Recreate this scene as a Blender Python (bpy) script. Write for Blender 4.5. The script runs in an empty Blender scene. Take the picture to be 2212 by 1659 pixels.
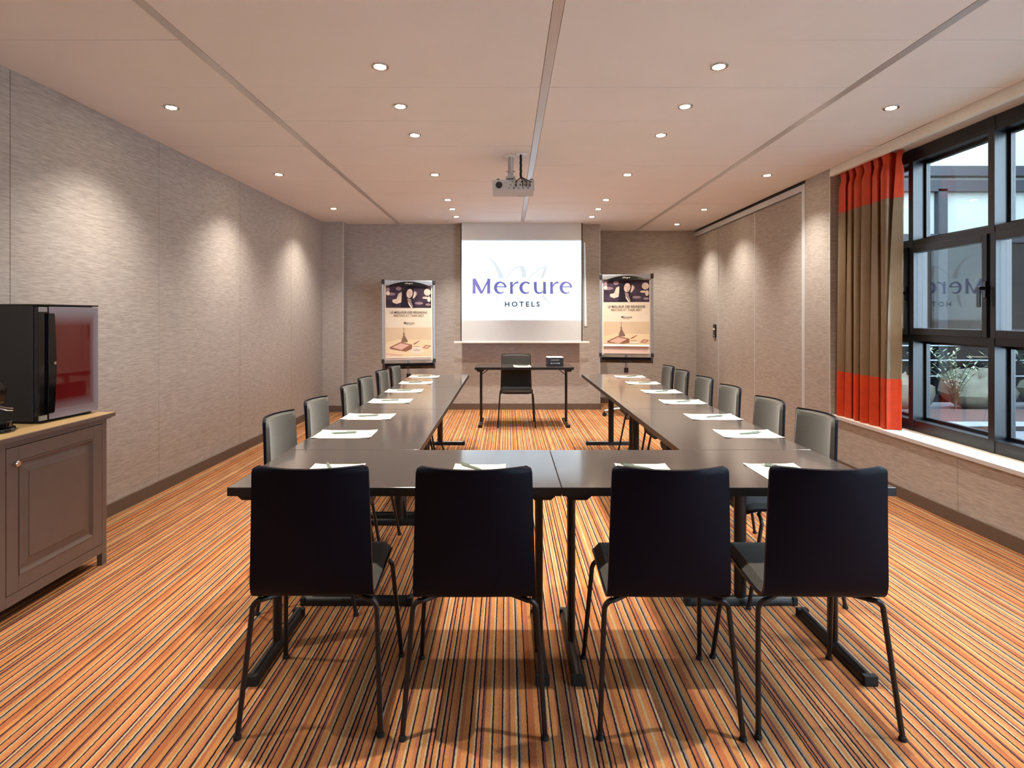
import bpy, math, random
from mathutils import Vector, Matrix

# ------------------------------------------------------------------ camera, world, exposure
scene = bpy.context.scene
col = scene.collection
F_PX, W_PX = 1285.0, 2212.0
cam_d = bpy.data.cameras.new('camera')
cam = bpy.data.objects.new('camera', cam_d)
col.objects.link(cam)
cam.location = (0, 0, 1.353)
cam.rotation_euler = (math.radians(90), 0, 0)
cam_d.sensor_width = 36.0
cam_d.sensor_fit = 'HORIZONTAL'
cam_d.lens = 36.0 * F_PX / W_PX
cam_d.shift_x = (1106 - 1095) / W_PX
cam_d.shift_y = -(829.5 - 684) / W_PX
cam_d.clip_start = 0.02
scene.camera = cam

SKY_STRENGTH = 9.5
SPOT_W = 70.0
PROJ_W = 340.0
EXPOSURE = 1.25

world = bpy.data.worlds.new('overcast_sky')
scene.world = world
world.use_nodes = True
wn = world.node_tree
wn.nodes.clear()
w_out = wn.nodes.new('ShaderNodeOutputWorld')
w_bg = wn.nodes.new('ShaderNodeBackground')
w_bg.inputs['Color'].default_value = (0.72, 0.84, 1.0, 1)
w_bg.inputs['Strength'].default_value = SKY_STRENGTH
wn.links.new(w_bg.outputs[0], w_out.inputs[0])

vs = scene.view_settings
vs.view_transform = 'Standard'
vs.look = 'None'
vs.exposure = EXPOSURE
vs.gamma = 1.0
vs.use_curve_mapping = False

random.seed(7)
R = math.radians
H = 2.70            # ceiling height

# ------------------------------------------------------------------ helpers
def lin(c):
    return tuple(((v / 255) / 12.92 if v / 255 <= 0.04045 else ((v / 255 + 0.055) / 1.055) ** 2.4) for v in c)

MATS = {}
def mat(name, rgb, rough=0.6, metal=0.0, spec=0.5, var=0.06, scale=30.0, bump=0.0, coat=0.0, emit=None, stretch=None, sheen=0.0):
    """principled material with procedural colour variation and optional fine relief"""
    m = bpy.data.materials.new(name)
    m.use_nodes = True
    nt = m.node_tree
    b = nt.nodes['Principled BSDF']
    b.inputs['Roughness'].default_value = rough
    b.inputs['Metallic'].default_value = metal
    b.inputs['Specular IOR Level'].default_value = spec
    if coat:
        b.inputs['Coat Weight'].default_value = coat
        b.inputs['Coat Roughness'].default_value = 0.08
    if sheen:
        b.inputs['Sheen Weight'].default_value = sheen
    tc = nt.nodes.new('ShaderNodeTexCoord')
    mp = nt.nodes.new('ShaderNodeMapping')
    if stretch:
        mp.inputs['Scale'].default_value = stretch
    nt.links.new(tc.outputs['Object'], mp.inputs['Vector'])
    nz = nt.nodes.new('ShaderNodeTexNoise')
    nz.inputs['Scale'].default_value = scale
    nz.inputs['Detail'].default_value = 4
    nt.links.new(mp.outputs['Vector'], nz.inputs['Vector'])
    rp = nt.nodes.new('ShaderNodeValToRGB')
    c = lin(rgb)
    rp.color_ramp.elements[0].position = 0.3
    rp.color_ramp.elements[1].position = 0.7
    rp.color_ramp.elements[0].color = tuple(max(0, v * (1 - var)) for v in c) + (1,)
    rp.color_ramp.elements[1].color = tuple(min(1, v * (1 + var)) for v in c) + (1,)
    nt.links.new(nz.outputs['Fac'], rp.inputs['Fac'])
    nt.links.new(rp.outputs['Color'], b.inputs['Base Color'])
    if bump:
        bp = nt.nodes.new('ShaderNodeBump')
        bp.inputs['Strength'].default_value = bump
        bp.inputs['Distance'].default_value = 0.002
        nt.links.new(nz.outputs['Fac'], bp.inputs['Height'])
        nt.links.new(bp.outputs['Normal'], b.inputs['Normal'])
    if emit:
        b.inputs['Emission Color'].default_value = tuple(emit[0]) + (1,)
        b.inputs['Emission Strength'].default_value = emit[1]
    MATS[name] = m
    return m

class MB:
    """collects shapes for one mesh object"""
    def __init__(s, M=None):
        s.v, s.f, s.M = [], [], M
    def add(s, vs_, fs_):
        o = len(s.v)
        for p in vs_:
            p = Vector(p)
            s.v.append(tuple(s.M @ p) if s.M else tuple(p))
        s.f += [tuple(i + o for i in f) for f in fs_]
        return s
    def box(s, x0, x1, y0, y1, z0, z1):
        return s.add([(x0, y0, z0), (x1, y0, z0), (x1, y1, z0), (x0, y1, z0), (x0, y0, z1), (x1, y0, z1), (x1, y1, z1), (x0, y1, z1)],
                     [(0, 3, 2, 1), (4, 5, 6, 7), (0, 1, 5, 4), (1, 2, 6, 5), (2, 3, 7, 6), (3, 0, 4, 7)])
    def tube(s, pts, r, n=8, r2=None, caps=True, sq=1.0):
        pts = [Vector(p) for p in pts]
        k = len(pts)
        vs_, fs_ = [], []
        up = None
        for i, p in enumerate(pts):
            t = (pts[min(i + 1, k - 1)] - pts[max(i - 1, 0)]).normalized()
            if up is None:
                a = Vector((0, 0, 1)) if abs(t.z) < 0.9 else Vector((1, 0, 0))
                up = (a - t * a.dot(t)).normalized()
            else:
                up = (up - t * up.dot(t)).normalized()
            sd = t.cross(up)
            rr = r if r2 is None else r + (r2 - r) * i / (k - 1)
            for j in range(n):
                a = 2 * math.pi * (j + 0.5) / n
                vs_.append(p + up * (math.cos(a) * rr * sq) + sd * (math.sin(a) * rr))
        for i in range(k - 1):
            for j in range(n):
                a, b = i * n + j, i * n + (j + 1) % n
                fs_.append((a, a + n, b + n, b))
        if caps:
            fs_.append(tuple(range(n)))
            fs_.append(tuple(range((k - 1) * n, k * n))[::-1])
        return s.add(vs_, fs_)
    def cyl(s, p0, p1, r, n=16, r2=None):
        return s.tube([p0, p1], r, n, r2)
    def lathe(s, prof, c=(0, 0, 0), n=20, axis='z'):
        vs_, fs_ = [], []
        for (r, z) in prof:
            for j in range(n):
                a = 2 * math.pi * j / n
                q = (r * math.cos(a), r * math.sin(a), z)
                if axis == 'y': q = (q[0], z, q[1])
                if axis == 'x': q = (z, q[0], q[1])
                vs_.append((c[0] + q[0], c[1] + q[1], c[2] + q[2]))
        for i in range(len(prof) - 1):
            for j in range(n):
                a, b = i * n + j, i * n + (j + 1) % n
                fs_.append((a, b, b + n, a + n))
        fs_.append(tuple(range(n))[::-1])
        fs_.append(tuple(range((len(prof) - 1) * n, len(prof) * n)))
        return s.add(vs_, fs_)
    def prism(s, poly, a0, a1, plane='xz'):
        """extrude a 2D polygon; plane names the axes of the polygon, a0..a1 runs along the third"""
        def P(u, w, t):
            return {'xz': (u, t, w), 'yz': (t, u, w), 'xy': (u, w, t)}[plane]
        n = len(poly)
        vs_ = [P(u, w, a0) for u, w in poly] + [P(u, w, a1) for u, w in poly]
        fs_ = [tuple(range(n))[::-1], tuple(range(n, 2 * n))]
        fs_ += [(i, (i + 1) % n, (i + 1) % n + n, i + n) for i in range(n)]
        return s.add(vs_, fs_)
    def grid(s, rows):
        """open sheet of points rows[i][j]"""
        n = len(rows[0])
        vs_ = [p for r in rows for p in r]
        fs_ = [(i * n + j, i * n + j + 1, (i + 1) * n + j + 1, (i + 1) * n + j) for i in range(len(rows) - 1) for j in range(n - 1)]
        return s.add(vs_, fs_)
    def slab(s, rows_a, rows_b):
        """closed solid between two point grids of the same size"""
        m, n = len(rows_a), len(rows_a[0])
        A = [p for r in rows_a for p in r]
        B = [p for r in rows_b for p in r]
        k = m * n
        fs_ = []
        for i in range(m - 1):
            for j in range(n - 1):
                a = i * n + j
                fs_.append((a, a + 1, a + n + 1, a + n))
                fs_.append((a + k, a + n + k, a + n + 1 + k, a + 1 + k))
        rim = [j for j in range(n)] + [i * n + n - 1 for i in range(1, m)] + [(m - 1) * n + j for j in range(n - 2, -1, -1)] + [i * n for i in range(m - 2, 0, -1)]
        for q in range(len(rim)):
            a, b = rim[q], rim[(q + 1) % len(rim)]
            fs_.append((a, a + k, b + k, b))
        return s.add(A + B, fs_)
    def build(s, name, m, parent=None, smooth=False, bevel=0.0, loc=None, recalc=True):
        me = bpy.data.meshes.new(name)
        me.from_pydata(s.v, [], s.f)
        if recalc:
            import bmesh
            bm = bmesh.new(); bm.from_mesh(me)
            bmesh.ops.recalc_face_normals(bm, faces=bm.faces)
            bm.to_mesh(me); bm.free()
        if smooth:
            me.polygons.foreach_set('use_smooth', [True] * len(me.polygons))
            me.set_sharp_from_angle(angle=R(40))
        me.materials.append(MATS[m] if isinstance(m, str) else m)
        me.update()
        o = bpy.data.objects.new(name, me)
        col.objects.link(o)
        if parent: o.parent = parent
        if loc: o.location = loc
        if bevel:
            bv = o.modifiers.new('soft_edge', 'BEVEL')
            bv.width = bevel; bv.segments = 2; bv.limit_method = 'ANGLE'
        return o

def tag(o, label=None, cat=None, group=None, kind=None):
    if label: o['label'] = label
    if cat: o['category'] = cat
    if group: o['group'] = group
    if kind: o['kind'] = kind
    return o
def struct(o, label, cat):
    return tag(o, label, cat, kind='structure')
def empty(name, loc=(0, 0, 0), rz=0.0):
    o = bpy.data.objects.new(name, None)
    o.empty_display_size = 0.1
    col.objects.link(o)
    o.location = loc
    o.rotation_euler = (0, 0, rz)
    return o
def copy_tree(o, parent=None):
    c = o.copy()
    col.objects.link(c)
    c.parent = parent
    for ch in list(o.children):
        copy_tree(ch, c)
    return c

def text_mesh(name, txt, width, m, parent, at, height=None, spacing=1.0, rot=None, M=None, bold=0.0):
    """flat lettering: a font outline turned into a thin mesh, fitted to a width; lies in the xz plane facing -y"""
    cu = bpy.data.curves.new(name, 'FONT')
    cu.body = txt
    cu.extrude = 0.0
    cu.offset = bold
    cu.space_character = spacing
    cu.resolution_u = 3
    t = bpy.data.objects.new(name + '_outline', cu)
    col.objects.link(t)
    dg = bpy.context.evaluated_depsgraph_get()
    me = bpy.data.meshes.new_from_object(t.evaluated_get(dg))
    bpy.data.objects.remove(t)
    bpy.data.curves.remove(cu)
    xs = [v.co.x for v in me.vertices]; ys = [v.co.y for v in me.vertices]
    sx = width / (max(xs) - min(xs))
    sy = sx if height is None else height / (max(ys) - min(ys))
    cx, cy = (max(xs) + min(xs)) / 2, (max(ys) + min(ys)) / 2
    for v in me.vertices:
        p = Vector(((v.co.x - cx) * sx, 0, (v.co.y - cy) * sy))
        if rot: p = Matrix.Rotation(rot, 3, 'Y') @ p
        p += Vector(at)
        v.co = M @ p if M else p
    me.materials.clear()
    me.materials.append(MATS[m])
    me.name = name
    o = bpy.data.objects.new(name, me)
    col.objects.link(o)
    o.parent = parent
    return o

# ------------------------------------------------------------------ materials
mat('table_laminate', (70, 64, 62), rough=0.13, var=0.08, scale=160, spec=1.0, coat=0.35)
mat('black_edge', (26, 24, 28), rough=0.4, var=0.1)
mat('black_metal', (15, 14, 18), rough=0.38, var=0.08, spec=0.5)
mat('shell_laminate', (11, 11, 24), rough=0.45, var=0.12, scale=8, spec=0.12)
mat('grey_fabric', (66, 63, 60), rough=0.95, var=0.35, scale=420, bump=0.35, spec=0.15, sheen=0.2)
mat('white_paper', (206, 200, 188), rough=0.85, var=0.02, spec=0.2)
mat('pen_green', (104, 118, 110), rough=0.35, var=0.05)
mat('chrome', (205, 205, 208), rough=0.16, metal=1.0, var=0.03)
mat('aluminium', (176, 180, 188), rough=0.38, metal=0.8, var=0.05)
mat('frame_alu', (206, 210, 218), rough=0.35, metal=0.15, var=0.03)
mat('white_paint', (206, 196, 190), rough=0.7, var=0.02, scale=6)
mat('ceiling_paint', (232, 229, 230), rough=0.75, var=0.015, scale=3, spec=0.3)
mat('ceiling_strip', (196, 192, 192), rough=0.3, var=0.02, scale=4, metal=0.3)
mat('ceiling_gap', (70, 64, 62), rough=0.9)
mat('skirting', (98, 80, 70), rough=0.65, var=0.05)
mat('sill_wood', (226, 214, 198), rough=0.5, var=0.04, scale=12, stretch=(1, 0.2, 1))
mat('window_metal', (12, 13, 21), rough=0.34, var=0.1, spec=0.6)
mat('screen_white', (206, 208, 212), rough=0.9, var=0.01, spec=0.2)
mat('screen_border', (14, 14, 18), rough=0.8)
mat('white_metal', (232, 230, 226), rough=0.4, var=0.02)
mat('logo_purple', (92, 84, 130), rough=0.9, var=0.03, spec=0.1)  # tones of the projected logo, put into surface colour; grey and swoosh likewise
mat('logo_grey', (46, 52, 58), rough=0.9, var=0.03, spec=0.1)
mat('swoosh_pale', (182, 176, 174), rough=0.9, var=0.02, spec=0.1)
mat('curtain_orange', (190, 58, 24), rough=0.5, var=0.10, scale=14, spec=0.3)
mat('curtain_taupe', (118, 96, 72), rough=0.4, var=0.06, scale=14, spec=0.45)
mat('cabinet_paint', (104, 88, 82), rough=0.5, var=0.05, scale=10, bump=0.02)
mat('cabinet_top', (176, 146, 104), rough=0.36, var=0.06, scale=8, stretch=(1, 0.2, 1))
mat('fridge_black', (24, 23, 26), rough=0.55, var=0.12, scale=200, bump=0.1)
mat('gloss_black', (10, 10, 16), rough=0.1, var=0.1, spec=0.6)
mat('projector_shell', (178, 172, 168), rough=0.5, var=0.04)
mat('dark_plastic', (34, 32, 36), rough=0.45, var=0.1)
mat('cable_black', (16, 15, 20), rough=0.6)
mat('flip_board', (214, 208, 202), rough=0.5, var=0.03)
mat('pad_paper', (208, 195, 180), rough=0.85, var=0.02, spec=0.2)
mat('pad_edge', (222, 196, 190), rough=0.85, var=0.06, scale=300, stretch=(0.02, 1, 1))
mat('print_dark', (58, 46, 62), rough=0.8, var=0.5, scale=9, spec=0.2)
mat('print_hair', (34, 28, 40), rough=0.8, var=0.2, spec=0.2)
mat('print_skin', (206, 182, 176), rough=0.8, var=0.08, scale=12, spec=0.2)
mat('print_skin_shade', (150, 122, 124), rough=0.8, var=0.06, spec=0.2)
mat('print_blur', (210, 190, 178), rough=0.8, var=0.16, scale=14, spec=0.2)
mat('print_blur_dim', (140, 116, 126), rough=0.8, var=0.16, scale=14, spec=0.2)
mat('print_text', (70, 62, 66), rough=0.8, spec=0.2)
mat('print_text_gold', (134, 116, 92), rough=0.8, spec=0.2)
mat('print_wall', (194, 172, 148), rough=0.8, var=0.04, scale=4, spec=0.2)
mat('print_desk', (210, 188, 158), rough=0.8, var=0.04, scale=5, spec=0.2)
mat('print_brown', (132, 90, 74), rough=0.8, var=0.1, spec=0.2)
mat('print_lamp', (118, 92, 84), rough=0.8, var=0.12, spec=0.2)
mat('print_tablet', (196, 160, 148), rough=0.8, var=0.05, spec=0.2)
mat('rubber', (18, 18, 20), rough=0.8)
mat('box_black', (34, 35, 42), rough=0.5, var=0.08)
mat('lamp_glow', (255, 240, 210), rough=0.3, emit=((1.0, 0.80, 0.50), 60.0))
mat('render_wall', (116, 114, 108), rough=0.9, var=0.05, scale=40, bump=0.2)
mat('facade_metal', (20, 22, 29), rough=0.4, var=0.08)
mat('facade_glass', (10, 10, 14), rough=0.08, var=0.1)
mat('facade_blind', (112, 115, 110), rough=0.85, var=0.04, scale=3)
mat('stone', (64, 63, 52), rough=0.85, var=0.25, scale=7, bump=0.5)
mat('moss', (108, 112, 60), rough=0.9, var=0.3, scale=9)
mat('leaf', (34, 50, 28), rough=0.6, var=0.35, scale=6)
mat('leaf_pale', (90, 98, 76), rough=0.6, var=0.25, scale=6)
mat('grass', (38, 64, 28), rough=0.8, var=0.4, scale=30)
mat('gravel', (76, 76, 80), rough=0.9, var=0.3, scale=70, bump=0.4)
mat('deck_red', (46, 27, 25), rough=0.7, var=0.15, scale=12, stretch=(0.3, 1, 1))

def wallpaper():
    m = bpy.data.materials.new('wallpaper'); m.use_nodes = True
    nt = m.node_tree; b = nt.nodes['Principled BSDF']
    b.inputs['Roughness'].default_value = 0.72
    b.inputs['Specular IOR Level'].default_value = 0.3
    g = nt.nodes.new('ShaderNodeNewGeometry')
    mp = nt.nodes.new('ShaderNodeMapping'); mp.inputs['Scale'].default_value = (11, 11, 330)
    nt.links.new(g.outputs['Position'], mp.inputs['Vector'])
    n1 = nt.nodes.new('ShaderNodeTexNoise'); n1.inputs['Scale'].default_value = 1.0; n1.inputs['Detail'].default_value = 5; n1.inputs['Roughness'].default_value = 0.7
    nt.links.new(mp.outputs['Vector'], n1.inputs['Vector'])
    rp = nt.nodes.new('ShaderNodeValToRGB')
    e = rp.color_ramp.elements
    e[0].position = 0.3; e[0].color = lin((136, 128, 124)) + (1,)
    e[1].position = 0.72; e[1].color = lin((200, 193, 189)) + (1,)
    x = e.new(0.5); x.color = lin((170, 161, 156)) + (1,)
    nt.links.new(n1.outputs['Fac'], rp.inputs['Fac'])
    nt.links.new(rp.outputs['Color'], b.inputs['Base Color'])
    bp = nt.nodes.new('ShaderNodeBump'); bp.inputs['Strength'].default_value = 0.25; bp.inputs['Distance'].default_value = 0.002
    nt.links.new(n1.outputs['Fac'], bp.inputs['Height']); nt.links.new(bp.outputs['Normal'], b.inputs['Normal'])
    MATS['wallpaper'] = m
wallpaper()

def carpet():
    """woven stripe carpet: stripes run along y, two stripe repeats of different length laid over each other"""
    m = bpy.data.materials.new('striped_carpet'); m.use_nodes = True
    nt = m.node_tree; b = nt.nodes['Principled BSDF']
    b.inputs['Roughness'].default_value = 0.95
    b.inputs['Specular IOR Level'].default_value = 0.1
    g = nt.nodes.new('ShaderNodeNewGeometry')
    sp = nt.nodes.new('ShaderNodeSeparateXYZ'); nt.links.new(g.outputs['Position'], sp.inputs[0])
    wob = nt.nodes.new('ShaderNodeTexNoise'); wob.inputs['Scale'].default_value = 60; wob.inputs['Detail'].default_value = 1
    nt.links.new(g.outputs['Position'], wob.inputs['Vector'])
    def math_(op, a, bb=None):
        n = nt.nodes.new('ShaderNodeMath'); n.operation = op
        for i, v in enumerate((a, bb)):
            if v is None: continue
            if isinstance(v, (int, float)): n.inputs[i].default_value = v
            else: nt.links.new(v, n.inputs[i])
        return n.outputs[0]
    wx = math_('ADD', sp.outputs['X'], math_('MULTIPLY', math_('SUBTRACT', wob.outputs['Fac'], 0.5), 0.0035))
    OR, RU, MA, BK, BE, GR, PK = (164, 110, 66), (148, 88, 58), (108, 68, 66), (28, 21, 29), (160, 138, 108), (120, 106, 102), (158, 99, 70)
    rnd = random.Random(11)
    def stripes(period, seed):
        rnd.seed(seed)
        t = math_('FRACT', math_('DIVIDE', math_('ADD', wx, 10.0), period))
        rp = nt.nodes.new('ShaderNodeValToRGB'); rp.color_ramp.interpolation = 'CONSTANT'
        seq = []
        while len(seq) < 30:
            seq += rnd.choice([[(OR, 14), (RU, 6), (BE, 4), (BK, 4)], [(OR, 10), (PK, 8), (BK, 4), (BE, 5)], [(RU, 9), (OR, 12), (BK, 4)], [(MA, 5), (OR, 12), (BE, 5), (BK, 4)],
                               [(OR, 8), (BE, 4), (BK, 4), (PK, 7), (BK, 3)], [(GR, 5), (OR, 13), (BK, 4), (RU, 7)]])
        seq = seq[:31]
        tot = sum(w for _, w in seq); p = 0
        els = rp.color_ramp.elements
        for i, (c, w) in enumerate(seq):
            if i == 0: el = els[0]; el.position = 0
            elif i == 1: el = els[1]; el.position = p / tot
            else: el = els.new(p / tot)
            el.color = lin(c) + (1,)
            p += w
        nt.links.new(t, rp.inputs['Fac'])
        return rp.outputs['Color']
    s1, s2 = stripes(0.262, 3), stripes(0.291, 21)
    # which repeat is used changes from band to band
    wnz = nt.nodes.new('ShaderNodeTexWhiteNoise'); wnz.noise_dimensions = '1D'
    nt.links.new(math_('FLOOR', math_('DIVIDE', wx, 0.237)), wnz.inputs['W'])
    mx = nt.nodes.new('ShaderNodeMix'); mx.data_type = 'RGBA'
    nt.links.new(math_('GREATER_THAN', wnz.outputs['Value'], 0.5), mx.inputs['Factor'])
    nt.links.new(s1, mx.inputs['A']); nt.links.new(s2, mx.inputs['B'])
    # pile mottling
    mp = nt.nodes.new('ShaderNodeMapping'); mp.inputs['Scale'].default_value = (260, 90, 1)
    nt.links.new(g.outputs['Position'], mp.inputs['Vector'])
    pl = nt.nodes.new('ShaderNodeTexNoise'); pl.inputs['Scale'].default_value = 1; pl.inputs['Detail'].default_value = 3
    nt.links.new(mp.outputs['Vector'], pl.inputs['Vector'])
    big = nt.nodes.new('ShaderNodeTexNoise'); big.inputs['Scale'].default_value = 3.5; big.inputs['Detail'].default_value = 3
    mp2 = nt.nodes.new('ShaderNodeMapping'); mp2.inputs['Scale'].default_value = (6, 1.2, 1)
    nt.links.new(g.outputs['Position'], mp2.inputs['Vector']); nt.links.new(mp2.outputs['Vector'], big.inputs['Vector'])
    val = math_('ADD', math_('ADD', math_('MULTIPLY', pl.outputs['Fac'], 0.7), math_('MULTIPLY', big.outputs['Fac'], 0.9)), 0.2)
    mul = nt.nodes.new('ShaderNodeMix'); mul.data_type = 'RGBA'; mul.blend_type = 'MULTIPLY'; mul.inputs['Factor'].default_value = 1
    nt.links.new(mx.outputs['Result'], mul.inputs['A']); nt.links.new(val, mul.inputs['B'])
    nt.links.new(mul.outputs['Result'], b.inputs['Base Color'])
    bp = nt.nodes.new('ShaderNodeBump'); bp.inputs['Strength'].default_value = 0.5; bp.inputs['Distance'].default_value = 0.003
    nt.links.new(pl.outputs['Fac'], bp.inputs['Height']); nt.links.new(bp.outputs['Normal'], b.inputs['Normal'])
    MATS['striped_carpet'] = m
carpet()

def window_glass():
    m = bpy.data.materials.new('window_glass'); m.use_nodes = True
    nt = m.node_tree; nt.nodes.clear()
    out = nt.nodes.new('ShaderNodeOutputMaterial')
    mixs = nt.nodes.new('ShaderNodeMixShader')
    tr = nt.nodes.new('ShaderNodeBsdfTransparent'); tr.inputs['Color'].default_value = (0.86, 0.92, 0.93, 1)
    gl = nt.nodes.new('ShaderNodeBsdfGlossy'); gl.inputs['Roughness'].default_value = 0.0; gl.inputs['Color'].default_value = (0.9, 0.95, 0.93, 1)
    lw = nt.nodes.new('ShaderNodeLayerWeight'); lw.inputs['Blend'].default_value = 0.5
    pw = nt.nodes.new('ShaderNodeMath'); pw.operation = 'POWER'; pw.inputs[1].default_value = 3.5
    ma = nt.nodes.new('ShaderNodeMath'); ma.operation = 'MULTIPLY_ADD'; ma.inputs[1].default_value = 0.75; ma.inputs[2].default_value = 0.05
    nt.links.new(lw.outputs['Facing'], pw.inputs[0]); nt.links.new(pw.outputs[0], ma.inputs[0])
    nt.links.new(ma.outputs[0], mixs.inputs['Fac']); nt.links.new(tr.outputs[0], mixs.inputs[1]); nt.links.new(gl.outputs[0], mixs.inputs[2])
    nt.links.new(mixs.outputs[0], out.inputs[0])
    MATS['window_glass'] = m
window_glass()

def fridge_glass():
    """dark red glass with a frosted printed dot border"""
    m = bpy.data.materials.new('fridge_glass'); m.use_nodes = True
    nt = m.node_tree; b = nt.nodes['Principled BSDF']
    tc = nt.nodes.new('ShaderNodeTexCoord')
    sp = nt.nodes.new('ShaderNodeSeparateXYZ'); nt.links.new(tc.outputs['Object'], sp.inputs[0])
    def math_(op, a, bb=None):
        n = nt.nodes.new('ShaderNodeMath'); n.operation = op
        for i, v in enumerate((a, bb)):
            if v is None: continue
            if isinstance(v, (int, float)): n.inputs[i].default_value = v
            else: nt.links.new(v, n.inputs[i])
        return n.outputs[0]
    # local frame of the door: y across 0..0.38, z up 0..0.59
    dy = math_('DIVIDE', math_('ABSOLUTE', math_('SUBTRACT', sp.outputs['Y'], 0.205)), 0.175)
    dz = math_('DIVIDE', math_('ABSOLUTE', math_('SUBTRACT', sp.outputs['Z'], 0.295)), 0.295)
    edge = math_('MAXIMUM', math_('MULTIPLY', dy, 1.0), math_('MULTIPLY', dz, 1.0))
    rp = nt.nodes.new('ShaderNodeValToRGB')
    e = rp.color_ramp.elements
    e[0].position = 0.62; e[0].color = (0, 0, 0, 1); e[1].position = 0.90; e[1].color = (1, 1, 1, 1)
    nt.links.new(edge, rp.inputs['Fac'])
    mx = nt.nodes.new('ShaderNodeMix'); mx.data_type = 'RGBA'
    mx.inputs['A'].default_value = lin((104, 26, 26)) + (1,); mx.inputs['B'].default_value = lin((140, 132, 144)) + (1,)
    nt.links.new(rp.outputs['Color'], mx.inputs['Factor'])
    nt.links.new(mx.outputs['Result'], b.inputs['Base Color'])
    nt.links.new(math_('ADD', math_('MULTIPLY', rp.outputs['Color'], 0.4), 0.03), b.inputs['Roughness'])
    b.inputs['Specular IOR Level'].default_value = 1.0
    MATS['fridge_glass'] = m
fridge_glass()

# ------------------------------------------------------------------ room shell
XR = 2.938                        # right wall plane
def xl(y):                        # left wall plane, very slightly out of square
    return -2.692 + (y - 4.0) * (0.070 / 4.46)
Y0, YB, YR = -2.2, 8.67, 9.33     # wall behind the camera, back wall, back of the right-hand recess
YW0, YW1 = -1.60, 5.41              # window recess along the right wall, lengthened behind the camera for more daylight
SILL = 0.468
WX = 3.15                         # inner plane of the window frame

floor = struct(MB().box(-3.1, 3.45, Y0 - 0.2, 9.6, -0.06, 0).build('floor', 'striped_carpet'), 'orange and brown striped carpet covering the room floor', 'floor')

# ceiling: backing slab, planks, joint profiles
ceil_o = struct(MB().box(-3.1, 3.45, Y0 - 0.2, 9.6, H + 0.02, H + 0.1).build('ceiling', 'ceiling_gap'), 'off-white plank ceiling with pale joint profiles and recessed downlights', 'ceiling')
STR = (-1.57, 0.223, 2.03)
SW = 0.026
cols_ = [(-2.95, STR[0] - SW), (STR[0] + SW, STR[1] - SW), (STR[1] + SW, STR[2] - SW), (STR[2] + SW, XR)]
rows_ = []
y = 2.897 - 0.6 * 9
while y < 9.35:
    rows_.append((y, y + 0.6)); y += 0.6
for ci, (a, b) in enumerate(cols_):
    for (r0, r1) in rows_:
        r0 = max(r0, Y0); r1 = min(r1, 9.34)
        if r1 - r0 < 0.05: continue
        dz = random.uniform(-0.0012, 0.0012)
        bm_ = MB()
        x0, x1 = a + 0.0005, b - 0.0005
        q = [(x0, r0 + 0.0018), (x1, r0 + 0.0018), (x1, r1 - 0.0018), (x0, r1 - 0.0018)]
        tl = random.uniform(-0.0012, 0.0012)
        zz = [H + dz - tl, H + dz + tl, H + dz + tl, H + dz - tl]
        bm_.add([(p[0], p[1], z) for p, z in zip(q, zz)] + [(p[0], p[1], H + 0.02) for p in q],
                [(0, 3, 2, 1), (4, 5, 6, 7), (0, 1, 5, 4), (1, 2, 6, 5), (2, 3, 7, 6), (3, 0, 4, 7)])
        bm_.build('ceiling_plank', 'ceiling_paint', ceil_o)
for sx in STR:
    MB().box(sx - SW + 0.002, sx + SW - 0.002, Y0, 9.34, H - 0.001, H + 0.02).build('joint_profile', 'ceiling_strip', ceil_o)

# left wall: wide wallpapered panels with hairline joints
wl = struct(MB().add([(xl(Y0) - 0.02, Y0, 0), (xl(9.4) - 0.02, 9.4, 0), (xl(9.4) - 0.02, 9.4, H + 0.02), (xl(Y0) - 0.02, Y0, H + 0.02),
                      (xl(Y0) - 0.2, Y0, 0), (xl(9.4) - 0.2, 9.4, 0), (xl(9.4) - 0.2, 9.4, H + 0.02), (xl(Y0) - 0.2, Y0, H + 0.02)],
                     [(0, 1, 2, 3), (4, 7, 6, 5), (0, 4, 5, 1), (3, 2, 6, 7), (0, 3, 7, 4), (1, 5, 6, 2)]).build('wall_left', 'ceiling_gap'),
            'left wall of taupe horizontally streaked wallpaper panels', 'wall')
yj = [Y0, -0.81, 0.54, 1.889, 3.237, 4.585, 5.933, 7.281, 8.70]
for a, b in zip(yj[:-1], yj[1:]):
    a += 0.0025; b -= 0.0025
    MB().add([(xl(a), a, 0), (xl(b), b, 0), (xl(b), b, H), (xl(a), a, H), (xl(a) - 0.02, a, 0), (xl(b) - 0.02, b, 0), (xl(b) - 0.02, b, H), (xl(a) - 0.02, a, H)],
             [(0, 1, 2, 3), (4, 7, 6, 5), (0, 4, 5, 1), (3, 2, 6, 7), (0, 3, 7, 4), (1, 5, 6, 2)]).build('wall_panel', 'wallpaper', wl)

# back wall with the corner pier on the left and the deeper recess on the right
wb = struct(MB().box(-2.95, 1.355, YB, YB + 0.95, 0, H).build('wall_back', 'wallpaper'), 'taupe wallpapered back wall behind the projection screen', 'wall')
MB().box(1.352, 1.360, YB - 0.003, YB + 0.006, 0, H).build('corner_bead', 'frame_alu', wb)
MB().prism([(1.128, 2.433), (1.140, 2.433), (1.164, 1.211), (1.132, 1.211)], YB - 0.008, YB, 'xz').build('white_strip', 'white_metal', wb)  # plain white strip added on the wall beside the screen, narrower at the top
pier = struct(MB().box(-2.95, -2.33, 8.46, YB, 0, H).build('wall_pier', 'wallpaper'), 'narrow wallpapered pier in the left back corner', 'wall')
MB().box(-2.333, -2.325, 8.457, 8.466, 0, H).build('corner_bead', 'frame_alu', pier)
wr = struct(MB().box(1.355, 3.3, YR, YR + 0.3, 0, H).build('wall_recess', 'wallpaper'), 'back wall of the recess behind the right flip chart', 'wall')
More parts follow.
